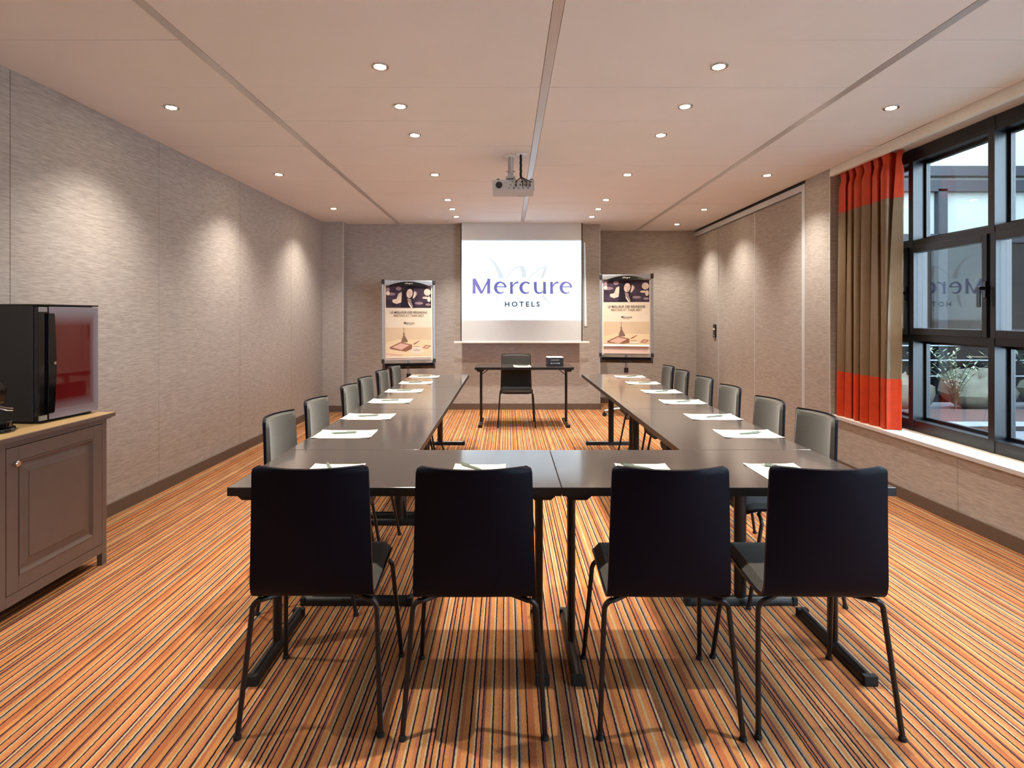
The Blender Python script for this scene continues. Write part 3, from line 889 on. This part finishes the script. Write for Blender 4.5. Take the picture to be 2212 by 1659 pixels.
# picture origin of the zoom: x 980, y 470 at scale 5.722; VP at (1095, 684) -> (658, 1224.5)
lt = lettering(letters_mercure(), kk, 657.9, 1224.5, 0.0, 1.353)
lt.build('projected_lettering', 'logo_purple', fab, recalc=False)
text_mesh('projected_lettering', 'HOTELS', 430 * kk, 'logo_grey', fab, ((848 - 657.9) * kk, -0.0018, 1.353 + (1224.5 - 1070) * kk), height=64 * kk, spacing=1.5, bold=0.022)
sw_ = [stroke([(370, 470), (440, 500), (510, 570), (560, 660), (590, 750)], [2, 12, 30, 50, 60]),
       stroke([(640, 760), (700, 680), (770, 620), (840, 600)], [10, 12, 14, 12]),
       stroke([(840, 600), (862, 660), (872, 740)], [50, 60, 50]),
       stroke([(920, 770), (990, 690), (1070, 625), (1150, 605)], [10, 12, 14, 12]),
       stroke([(1140, 608), (1115, 680), (1090, 745)], [20, 34, 30]),
       stroke([(545, 950), (530, 1040), (500, 1110)], [50, 40, 20]),
       stroke([(1100, 960), (1170, 1050), (1250, 1105), (1320, 1130)], [40, 26, 12, 4])]
lettering([stroke_ for stroke_ in sw_], kk, 657.9, 1224.5, 0.0, 1.353, -0.0001).build('projected_swoosh', 'swoosh_pale', fab, recalc=False)  # pale swoosh of the projected image, also put into mesh colour

# projector on its ceiling mount
pr = tag(empty('projector', (0.053, 5.03, 0)), 'grey ceiling-mounted projector hanging from a pole in front of the screen', 'projector')
pz0, pz1 = 2.395, 2.480
def rrect(w, d, r, n=5):
    out = []
    for cx, cy, a0 in ((w - r, d - r, 0), (-w + r, d - r, 90), (-w + r, -d + r, 180), (w - r, -d + r, 270)):
        for k in range(n + 1):
            a = R(a0 + 90 * k / n); out.append((cx + r * math.cos(a), cy + r * math.sin(a)))
    return out
# hollow casing: bottom, top, rear, sides and a front with the lens opening
SRC = Vector((0.0, 0.085, 2.432))            # lamp point inside the casing (local)
AP = 0.128                                    # plane of the front plate (local y)
px0, px1, pzt, pzb = -0.668 - 0.053, 1.112 - 0.053, 2.440, 1.279
t_ = (AP - SRC.y) / (YS - 5.03 - SRC.y)
ax0, ax1 = SRC.x + (px0 - SRC.x) * t_, SRC.x + (px1 - SRC.x) * t_
az0, az1 = SRC.z + (pzb - SRC.z) * t_, SRC.z + (pzt - SRC.z) * t_
cs = MB()
cs.box(-0.172, 0.172, -0.13, 0.13, pz0, pz0 + 0.006).box(-0.172, 0.172, -0.13, 0.13, pz1 - 0.006, pz1)
cs.box(-0.172, -0.164, -0.13, 0.13, pz0 + 0.006, pz1 - 0.006).box(0.164, 0.172, -0.13, 0.13, pz0 + 0.006, pz1 - 0.006)
cs.box(-0.164, 0.164, -0.13, -0.122, pz0 + 0.006, pz1 - 0.006)
cs.build('casing', 'projector_shell', pr)
fp = MB()
z_a, z_b = pz0 + 0.006, pz1 - 0.006
tilt = 0.00012
fp.box(-0.164, ax0, AP, AP + 0.001, z_a, z_b)
fp.box(ax0, 0.164, AP, AP + 0.001, z_a, az0).box(ax0, 0.164, AP, AP + 0.001, az1, z_b)
fp.add([(ax1 + tilt, AP, az0), (0.164, AP, az0), (0.164, AP, az1), (ax1 - tilt, AP, az1), (ax1 + tilt, AP + 0.001, az0), (0.164, AP + 0.001, az0), (0.164, AP + 0.001, az1), (ax1 - tilt, AP + 0.001, az1)],
       [(0, 3, 2, 1), (4, 5, 6, 7), (0, 1, 5, 4), (1, 2, 6, 5), (2, 3, 7, 6), (3, 0, 4, 7)])
fp.build('front_plate', 'dark_plastic', pr)
MB().lathe([(0.028, 0), (0.028, 0.002)], (-0.118, -0.133, 2.437), 18, 'y').build('speaker_grille', 'dark_plastic', pr)
rnd = random.Random(4)
pt = MB()
for k in range(15):
    x_ = -0.035 + 0.013 * k; z_ = 2.412 + 0.026 * (k % 3)
    w_ = rnd.uniform(0.003, 0.0065); h_ = rnd.uniform(0.003, 0.006)
    pt.box(x_ - w_, x_ + w_, -0.1325, -0.130, z_ - h_, z_ + h_)
pt.build('connector_sockets', 'dark_plastic', pr)
for x_ in (-0.125, 0.150):
    MB().lathe([(0.014, 0), (0.014, 0.010), (0.010, 0.014)], (x_, -0.10, pz1), 12).build('foot', 'dark_plastic', pr, smooth=True)
MB().box(0.04, 0.115, 0.124, 0.131, pz0 - 0.001, pz0 + 0.004).build('vent', 'dark_plastic', pr)
MB().lathe([(0.048, 0), (0.046, -0.006), (0.024, -0.010)], (-0.022, -0.03, H), 20).build('ceiling_flange', 'white_metal', pr, smooth=True)
MB().cyl((-0.022, -0.03, H - 0.008), (-0.022, -0.03, 2.556), 0.022, 16).build('pole', 'projector_shell', pr, smooth=True)
MB().cyl((-0.060, -0.03, 2.572), (0.016, -0.03, 2.572), 0.006, 8).box(-0.046, 0.002, -0.05, -0.01, 2.52, 2.556).box(-0.062, 0.018, -0.075, 0.015, 2.508, 2.522).box(-0.055, -0.048, -0.07, 0.01, pz1, 2.51).box(0.004, 0.011, -0.07, 0.01, pz1, 2.51).build('mount_bracket', 'projector_shell', pr)
MB().lathe([(0.050, 0), (0.048, -0.005), (0.026, -0.006)], (0.070, -0.10, H), 20).build('cable_ring', 'white_metal', pr, smooth=True)
cb = MB()
for k in range(3):
    a = k * 2.1
    cb.tube([(0.062 + 0.006 * math.cos(a + 9 * t), -0.10 + 0.006 * math.sin(a + 9 * t), H - 0.004 - 0.20 * t) for t in [i / 20 for i in range(21)]], 0.0055, 6)
cb.build('cable_sleeve', 'cable_black', pr)
for k, ex in enumerate((0.02, 0.075, 0.105, 0.135)):
    MB().tube([(0.064, -0.10, 2.51), (0.066 + (ex - 0.066) * 0.3, -0.135, 2.49), (ex, -0.155, 2.462), (ex + 0.004, -0.150, 2.43), (ex, -0.131, 2.425)], 0.0042, 6).build('cable', 'cable_black', pr, smooth=True)
pl_d = bpy.data.lights.new('projector_lamp', 'SPOT')
pl_d.energy = PROJ_W; pl_d.color = (0.60, 0.85, 1.0); pl_d.spot_size = R(100); pl_d.spot_blend = 0.0; pl_d.shadow_soft_size = 0.0002
pl_o = bpy.data.objects.new('projector_lamp', pl_d); col.objects.link(pl_o)
pl_o.parent = pr; pl_o.location = SRC; pl_o.rotation_euler = (R(90 - 12), 0, 0)

# ------------------------------------------------------------------ flip charts
def flip_chart(loc, yaw, ztop, label, curl):
    rt = tag(empty('flip_chart', loc, R(yaw)), label, 'flip chart', 'flip charts beside the screen')
    Wb, Hb = 0.345, 1.125
    T = Matrix.Translation((0, 0, ztop - Hb)) @ Matrix.Rotation(R(-3.0), 4, 'X')
    zt, zb = Hb, 0.0
    B = lambda: MB(T)
    B().box(-Wb + 0.02, Wb - 0.02, 0.0, 0.016, zb + 0.02, zt - 0.02).build('board', 'flip_board', rt)
    for s in (-1, 1):
        B().box(s * Wb - 0.016, s * Wb + 0.016, -0.012, 0.022, zb + 0.03, zt - 0.05).build('side_rail', 'aluminium', rt, bevel=0.006)
        for zc, hh in ((zt - 0.028, 0.034), (zb + 0.02, 0.030)):
            B().box(s * Wb - 0.020, s * Wb + 0.020, -0.022, 0.026, zc - hh, zc + hh).build('corner_cap', 'dark_plastic', rt, bevel=0.008)
    clamp = B().box(-Wb + 0.02, Wb - 0.02, -0.026, -0.002, zt - 0.075, zt - 0.004).build('clamp_bar', 'aluminium', rt, bevel=0.008)
    n = 16
    poly = [(-0.275, zt - 0.085)] + [(-0.275 + 0.55 * k / n, zt - 0.085 + 0.062 * math.sin(math.pi * k / n) ** 0.75) for k in range(1, n)] + [(0.275, zt - 0.085)]
    B().prism(poly, -0.031, -0.026, 'xz').build('clamp_plate', 'gloss_black', clamp)
    text_mesh('maker_lettering', '\u00f3llegra', 0.105, 'white_metal', clamp, (0.0, -0.0315, zt - 0.050), height=0.028, M=T)
    # paper pad, top sheet and its flat print
    sw2 = 0.307
    y0 = -0.016
    B().box(-sw2, sw2, y0, -0.001, zt - 1.085, zt - 0.06).build('paper_pad', 'pad_edge', rt)
    zlow = zt - (1.06 if not curl else 0.985)
    sh = MB(T)
    ra, rb = [], []
    for i in range(6):
        z_ = zt - 0.07 if i == 0 else zlow + 0.030 * (5 - i) / 4
        o_ = 0.0 if i == 0 else (0.020 if curl else 0.004) * ((i - 1) / 4) ** 2
        ra.append([(-sw2 + 2 * sw2 * j / 4, y0 - 0.002 - o_, z_) for j in range(5)])
        rb.append([(-sw2 + 2 * sw2 * j / 4, y0 - 0.001 - o_, z_) for j in range(5)])
    top = sh.slab(ra, rb).build('top_sheet', 'pad_paper', rt)
    Y1 = y0 - 0.0024
    k_ = 0.614 / 645.0
    lay = [0]
    PMAX = 915.0 if curl else 1015.0
    def pr_poly(polys, m, name):
        lay[0] += 1
        yy = Y1 - 0.00015 * lay[0]
        for p in polys:
            if max(zt - 0.080 - w for u, w in p) > PMAX * k_ + 1e-6:      # printing ends where the sheet curls up
                p = [(u, max(w, zt - 0.080 - PMAX * k_)) for u, w in p]
                if max(w for u, w in p) - min(w for u, w in p) < 0.004: continue
            MB(T).add([(u, yy, w) for u, w in p], [tuple(range(len(p)))]).build(name, m, top, recalc=False)
    zp1, zp0 = zt - 0.075, zt - 0.395           # portrait photograph
    cx0 = -0.307
    def q(px, py):                              # picture units of the print, 645 wide; origin its top left
        return (cx0 + px * k_, zt - 0.080 - py * k_)
    def ell(cx, cy, rx, ry, n=16, rot=0.0):
        return [q(cx + rx * math.cos(a) * math.cos(rot) - ry * math.sin(a) * math.sin(rot), cy + rx * math.cos(a) * math.sin(rot) + ry * math.sin(a) * math.cos(rot)) for a in [2 * math.pi * i / n for i in range(n)]]
    pr_poly([[q(0, 0), q(645, 0), q(645, 318), q(0, 318)]], 'print_dark', 'printed_photo')
    pr_poly([ell(70, 120, 70, 22), ell(180, 40, 40, 30), ell(120, 225, 34, 26), ell(400, 110, 46, 40), ell(470, 250, 60, 20), ell(30, 60, 24, 34), ell(600, 270, 40, 18)], 'print_blur_dim', 'printed_photo')
    pr_poly([[q(95, 200), q(150, 190), q(180, 110), q(222, 90), q(226, 160), q(214, 240), q(150, 262), q(100, 240)], ell(30, 110, 26, 30), ell(385, 130, 40, 55, rot=0.4), ell(590, 90, 50, 50, rot=0.5), ell(560, 170, 44, 16), ell(612, 190, 26, 40)], 'print_blur', 'printed_photo')
    pr_poly([[q(200, 318), q(222, 240), q(222, 150), q(240, 70), q(280, 20), q(340, 8), q(385, 30), q(400, 80), q(392, 130), q(372, 200), q(400, 260), q(415, 318)]], 'print_hair', 'printed_photo')
    pr_poly([[q(300, 180), q(350, 190), q(362, 240), q(385, 300), q(370, 318), q(345, 250), q(310, 215)]], 'print_skin_shade', 'printed_photo')
    pr_poly([ell(335, 110, 44, 66, 18, 0.18)], 'print_skin', 'printed_photo')
    pr_poly([ell(316, 92, 12, 4, 10), ell(358, 98, 11, 4, 10), ell(342, 148, 16, 5, 10), [q(336, 105), q(346, 124), q(334, 126)]], 'print_lamp', 'printed_photo')
    pr_poly([[q(310, 220), q(335, 250), q(372, 318), q(352, 318), q(318, 262)]], 'white_paper', 'printed_photo')
    # lower picture: desk scene
    pr_poly([[q(0, 600), q(645, 600), q(645, 780), q(0, 810)]], 'print_wall', 'printed_photo')
    pr_poly([[q(0, 810), q(170, 770), q(645, 775), q(645, 1015), q(0, 1015)]], 'print_desk', 'printed_photo')
    pr_poly([[q(247, 600), q(255, 600), q(256, 680), q(250, 680)], ell(252, 690, 13, 18, 12), [q(246, 705), q(260, 705), q(312, 800), q(290, 812), q(232, 812), q(212, 798)]], 'print_lamp', 'printed_photo')
    pr_poly([[q(50, 880), q(205, 805), q(370, 845), q(365, 905), q(280, 945), q(60, 905)], [q(380, 835), q(470, 790), q(476, 796), q(400, 846)], [q(515, 895), q(560, 850), q(640, 862), q(590, 905)], [q(384, 868), q(470, 868), q(470, 874), q(384, 874)]], 'print_brown', 'printed_photo')
    pr_poly([[q(85, 882), q(205, 822), q(330, 850), q(215, 918)], [q(535, 890), q(565, 862), q(620, 868), q(588, 896)]], 'print_tablet', 'printed_photo')
    pr_poly([ell(440, 940, 100, 34, 18), [q(375, 880), q(500, 880), q(480, 940), q(400, 940)]], 'white_paper', 'printed_photo')
    pr_poly([ell(438, 925, 56, 8, 14), [q(0, 960), q(240, 990), q(230, 1000), q(0, 985)]], 'print_tablet', 'printed_photo')
    yt = Y1 - 0.0028
    def tx(s_, cxp, cyp, wp, hp, m):
        u, w = q(cxp, cyp)
        text_mesh('printed_lettering', s_, wp * k_, m, top, (u, yt, w), height=hp * k_, M=T, bold=0.012)
    tx('LE MEILLEUR DES R\u00c9UNIONS', 325, 378, 520, 42, 'print_text')
    tx('MEETING AT THEIR BEST', 325, 428, 432, 32, 'print_text_gold')
    tx('Mercure', 328, 532, 150, 28, 'print_text')
    tx('HOTELS', 328, 558, 90, 8, 'print_text')
    # pen tray
    tr = MB(T)
    tr.prism([(-0.075, -0.008), (0.012, -0.008), (0.012, -0.085), (-0.03, -0.085), (-0.075, -0.052)], -Wb + 0.02, Wb - 0.02, 'yz')
    tray = tr.build('pen_tray', 'gloss_black', rt, bevel=0.004)
    for s in (-1, 1):
        MB(T).box(s * (Wb - 0.008) - 0.014, s * (Wb - 0.008) + 0.014, -0.078, 0.014, -0.088, -0.006).build('tray_cap', 'dark_plastic', tray, bevel=0.006)
    # pole, clamp sleeve, base star with castors
    zb_w = ztop - Hb
    MB().cyl((0, 0.035, 0.5), (0, 0.035, zb_w + 0.6), 0.016, 14).build('upper_pole', 'aluminium', rt, smooth=True)
    MB().cyl((0, 0.035, 0.09), (0, 0.035, zb_w - 0.20), 0.022, 14).build('lower_pole', 'aluminium', rt, smooth=True)
    MB().cyl((0, 0.035, zb_w - 0.22), (0, 0.035, zb_w - 0.155), 0.030, 14).build('clamp_sleeve', 'dark_plastic', rt, smooth=True)
    for k in range(5):
        a = R(72 * k + 200)
        ex, ey = 0.31 * math.cos(a), 0.035 + 0.31 * math.sin(a)
        lg = MB().tube([(0, 0.035, 0.10), (ex * 0.5, 0.035 + (ey - 0.035) * 0.5, 0.092), (ex, ey, 0.072)], 0.021, 8, 0.014).build('base_leg', 'aluminium', rt, smooth=True)
        cst = MB()
        for off in (-0.012, 0.012):
            nx, ny = -math.sin(a), math.cos(a)
            cst.cyl((ex + nx * (off - 0.008), ey + ny * (off - 0.008), 0.026), (ex + nx * (off + 0.008), ey + ny * (off + 0.008), 0.026), 0.026, 14)
        cst.cyl((ex, ey, 0.03), (ex, ey, 0.07), 0.008, 8)
        cst.build('castor', 'rubber', lg, smooth=True)
    return rt
flip_chart((-1.335, 8.10, 0), 14, 1.855, 'flip chart with printed poster sheet left of the projection screen', False)
flip_chart((1.625, 8.10, 0), -11, 1.935, 'flip chart with curling poster sheet right of the projection screen', True)

# ------------------------------------------------------------------ curtain
cu = tag(empty('curtain', (0, 0, 0)), 'taupe pleated curtain with orange top and hem beside the window', 'curtain')
def cur_pt(t, z):
    """t 0..1 from far end to near end"""
    zz = (z - SILL) / (2.65 - SILL)
    y_ = 5.392 - 0.765 * t - 0.012 * (1 - zz) * math.sin(9 * t)
    amp = 0.052 + 0.010 * (1 - zz)
    ph = 2 * math.pi * 6.5 * (t + 0.018 * math.sin(7 * t) * (1 - zz) + 0.02 * (1 - zz) * t)
    sn = math.sin(ph)
    w = math.copysign(abs(sn) ** 0.7, sn) + 0.18 * math.sin(2.3 * ph + 1.0 + 2 * zz)
    pinch = 1.0
    if zz > 0.93: pinch = 0.65 + 0.35 * min(1, abs(0.965 - zz) / 0.035)
    x_ = 3.032 - 0.006 * (1 - zz) + amp * w * pinch
    return Vector((x_, y_ + 0.030 * math.sin(2 * ph) * pinch, z))
def cur_band(z0, z1, nz, name, m, off=0.0):
    nt_ = 200
    ra, rb = [], []
    for i in range(nz + 1):
        z_ = z0 + (z1 - z0) * i / nz
        ra.append([cur_pt(j / nt_, z_) + Vector((-off, 0, 0)) for j in range(nt_ + 1)])
        rb.append([cur_pt(j / nt_, z_) + Vector((0.002 + off, 0, 0)) for j in range(nt_ + 1)])
    return MB().slab(ra, rb).build(name, m, cu, smooth=True)
cur_band(SILL + 0.003, 0.866, 6, 'hem', 'curtain_orange', 0.0006)
cur_band(0.862, 2.285, 16, 'body', 'curtain_taupe')
cur_band(2.281, 2.648, 14, 'heading_band', 'curtain_orange', 0.0006)

# ------------------------------------------------------------------ sideboard, minibar fridge, coffee machine
CX = -2.20
cab = tag(empty('sideboard', (CX, 0, 0)), 'brown painted sideboard with panelled doors against the left wall', 'sideboard')
cy0, cy1 = 1.35, 3.270
bx = lambda x0, x1, a, b, z0, z1: MB().box(x0, x1, a, b, z0, z1)
bx(-0.44, -0.024, cy0 + 0.02, cy1 - 0.02, 0.07, 0.795).build('carcass', 'cabinet_paint', cab)
for a, b in ((cy0, cy0 + 0.036), (1.935, 1.971), (2.575, 2.611), (cy1 - 0.036, cy1)):
    bx(-0.03, 0.0, a, b, 0.0 if (a == cy0 or b == cy1) else 0.069, 0.795).build('stile', 'cabinet_paint', cab, bevel=0.002)
bx(-0.45, -0.40, cy1 - 0.05, cy1, 0.0, 0.795).build('rear_stile', 'cabinet_paint', cab)
for a, b in ((cy0 + 0.036, 1.935), (1.971, 2.575), (2.611, cy1 - 0.036)):
    bx(-0.026, 0.0, a, b, 0.069, 0.116).build('bottom_rail', 'cabinet_paint', cab, bevel=0.001)
    bx(-0.026, 0.0, a, b, 0.772, 0.795).build('top_rail', 'cabinet_paint', cab, bevel=0.001)
    a2, b2, z0, z1 = a + 0.003, b - 0.003, 0.119, 0.769
    dr = MB()
    fw = 0.066
    dr.box(-0.022, 0.001, a2, a2 + fw, z0, z1).box(-0.022, 0.001, b2 - fw, b2, z0, z1).box(-0.022, 0.001, a2 + fw, b2 - fw, z0, z0 + fw).box(-0.022, 0.001, a2 + fw, b2 - fw, z1 - fw, z1)
    dd = dr.build('door', 'cabinet_paint', cab, bevel=0.002)
    # moulding around the field: sloping ring, then the raised field with bevelled margin
    i0 = (a2 + fw, b2 - fw, z0 + fw, z1 - fw)
    def ring(xo, ia, xi, ib):
        vs_ = []
        for xx, ins in ((xo, ia), (xi, ib)):
            vs_ += [(xx, i0[0] + ins, i0[2] + ins), (xx, i0[1] - ins, i0[2] + ins), (xx, i0[1] - ins, i0[3] - ins), (xx, i0[0] + ins, i0[3] - ins)]
        return vs_, [(k, (k + 1) % 4, (k + 1) % 4 + 4, k + 4) for k in range(4)]
    mo = MB()
    for args in ((0.003, 0.0, 0.003, 0.006), (0.003, 0.006, -0.012, 0.016), (-0.012, 0.016, -0.014, 0.022)):
        v_, f_ = ring(*args); mo.add(v_, f_)
    mo.build('moulding', 'cabinet_paint', dd, recalc=False)
    fi = MB()
    for args in ((-0.014, 0.018, -0.013, 0.024), (-0.013, 0.024, -0.0045, 0.062), (-0.0045, 0.062, -0.002, 0.0625)):
        v_, f_ = ring(*args); fi.add(v_, f_)
    ins = 0.0625
    fi.add([(-0.002, i0[0] + ins, i0[2] + ins), (-0.002, i0[1] - ins, i0[2] + ins), (-0.002, i0[1] - ins, i0[3] - ins), (-0.002, i0[0] + ins, i0[3] - ins)], [(0, 1, 2, 3)])
    fi.build('raised_field', 'cabinet_paint', dd, recalc=False)
    MB().lathe([(0.006, 0.0), (0.006, 0.014), (0.013, 0.018), (0.014, 0.026), (0.010, 0.030)], (0.0, a2 + 0.034, z1 - 0.07), 14, 'x').build('knob', 'chrome', dd, smooth=True)
bx(-0.46, 0.030, cy0 - 0.03, cy1 + 0.030, 0.803, 0.8235).build('worktop', 'cabinet_paint', cab, bevel=0.002)
bx(-0.459, 0.028, cy0 - 0.028, cy1 + 0.028, 0.8235, 0.825).build('worktop_surface', 'cabinet_top', cab)  # thin tan layer: warm sheen on the brown top, put into its colour
bx(-0.45, 0.016, cy0 - 0.012, cy1 + 0.014, 0.795, 0.803).build('worktop_moulding', 'cabinet_paint', cab)

fr = tag(empty('minibar_fridge', (-2.297, 2.912, 0.825), R(-5)), 'black minibar fridge with dark red glass door on the sideboard', 'fridge')
MB().box(-0.345, -0.028, 0.0, 0.38, 0.012, 0.588).build('cabinet', 'fridge_black', fr, bevel=0.004)
MB().box(-0.34, -0.03, 0.01, 0.37, 0.0, 0.012).build('base', 'rubber', fr)
MB().box(-0.35, 0.004, -0.002, 0.382, 0.582, 0.590).build('top_cover', 'gloss_black', fr, bevel=0.002)
dr = MB().box(-0.024, 0.0, 0.004, 0.378, 0.014, 0.578).build('door', 'gloss_black', fr, bevel=0.002)
MB().box(0.0005, 0.005, 0.062, 0.378, 0.014, 0.578).build('glass_panel', 'fridge_glass', dr, bevel=0.001)
hp = [(0.046, 0.045), (0.075, 0.045)] + [(0.083 + 0.012 * math.sin(math.pi * k / 10), 0.05 + 0.49 * k / 10) for k in range(11)] + [(0.075, 0.545), (0.046, 0.545)]
MB().box(0.0, 0.004, 0.004, 0.060, 0.042, 0.550).build('door_trim', 'gloss_black', dr)
MB().prism([(a, b) for a, b in hp], 0.004, 0.016, 'yz').build('handle', 'gloss_black', dr, bevel=0.002)
MB().box(0.0, 0.008, 0.004, 0.046, 0.552, 0.576).build('hinge_cap', 'aluminium', dr)
MB().box(0.0, 0.008, 0.004, 0.046, 0.016, 0.040).build('hinge_cap', 'aluminium', dr)
MB().lathe([(0.008, 0.016), (0.008, 0.019)], (0, 0.082, 0.295), 12, 'x').build('lock', 'chrome', dr)

cm = tag(empty('coffee_machine', (-2.362, 2.69, 0.825)), 'glossy black coffee machine at the left edge on the sideboard', 'coffee machine')
MB().lathe([(0.098, 0.0), (0.100, 0.008), (0.096, 0.018)], (0, 0.02, 0.0), 24).build('base', 'gloss_black', cm, smooth=True)
MB().lathe([(0.074, 0.018), (0.082, 0.024), (0.082, 0.042), (0.076, 0.046)], (0.01, 0.015, 0.0), 24).build('drip_tray', 'gloss_black', cm, smooth=True)
MB().lathe([(0.080, 0.0455), (0.080, 0.049)], (0.01, 0.015, 0.0), 24).build('tray_rim', 'chrome', cm)
MB().prism([(-0.09, 0.018), (-0.03, 0.018), (-0.025, 0.12), (0.06, 0.13), (0.07, 0.20), (0.02, 0.26), (-0.09, 0.25)], -0.075, 0.045, 'xz').build('body', 'gloss_black', cm, bevel=0.01)
MB().tube([(0.05, -0.01, 0.125), (0.062, 0.04, 0.104), (0.066, 0.07, 0.098)], 0.008, 8).build('spout', 'chrome', cm, smooth=True)

# ------------------------------------------------------------------ downlights
def make_downlight(angle, watts):
    root = empty('downlight')
    MB().lathe([(0.032, 0.004), (0.034, -0.004), (0.046, -0.005), (0.049, -0.002), (0.049, 0.0)], (0, 0, 0), 24).build('trim_ring', 'chrome', root, smooth=True)
    MB().lathe([(0.0315, -0.0052), (0.0315, -0.0046)], (0, 0, 0), 20).build('lamp_face', 'lamp_glow', root)
    ld = bpy.data.lights.new('downlight_beam', 'SPOT')
    ld.energy = watts; ld.color = (1.0, 0.92, 0.78); ld.spot_size = R(angle); ld.spot_blend = 1.0; ld.shadow_soft_size = 0.016
    lo = bpy.data.objects.new('downlight_beam', ld); col.objects.link(lo)
    lo.parent = root; lo.location = (0, 0, -0.012)
    return root
dl_room = make_downlight(88, SPOT_W * 1.3)      # rows over the tables: tighter beam
dl_wall = make_downlight(112, SPOT_W * 0.85)    # rows along the walls: wider beam
used = set()
pos = []
cen = [8.0, 7.43, 6.845, 5.633, 4.408, 3.807, 3.2, 2.06]
onames = ['nearest the screen', 'second from the screen', 'third from the screen', 'fourth from the screen', 'fifth from the screen', 'sixth from the screen', 'seventh from the screen',
          'eighth from the screen', 'ninth from the screen', 'tenth from the screen', 'eleventh from the screen']
for k, yy in enumerate(cen):
    pos.append((-0.682, yy, 'chrome ringed downlight in the row left of the projector, ' + onames[k]))
    pos.append((1.14, yy, 'chrome ringed downlight in the row right of the projector, ' + onames[k]))
for k, yy in enumerate([7.40, 5.624, 3.824, 2.0, 0.2]):
    pos.append((-2.157, yy, 'chrome ringed downlight in the row along the left wall, ' + onames[k]))
for k, yy in enumerate([8.661, 7.466, 5.661, 3.832, 2.0, 0.2]):
    pos.append((2.475, yy, 'chrome ringed downlight in the row along the window side, ' + onames[k]))
for i, (x_, y_, lb) in enumerate(pos):
    src = dl_room if abs(x_ - 0.23) < 1.2 else dl_wall
    d = copy_tree(src) if src.name in used else src
    used.add(src.name)
    d.location = (x_, y_, H - 0.001)
    tag(d, lb, 'downlight', 'recessed ceiling downlights')
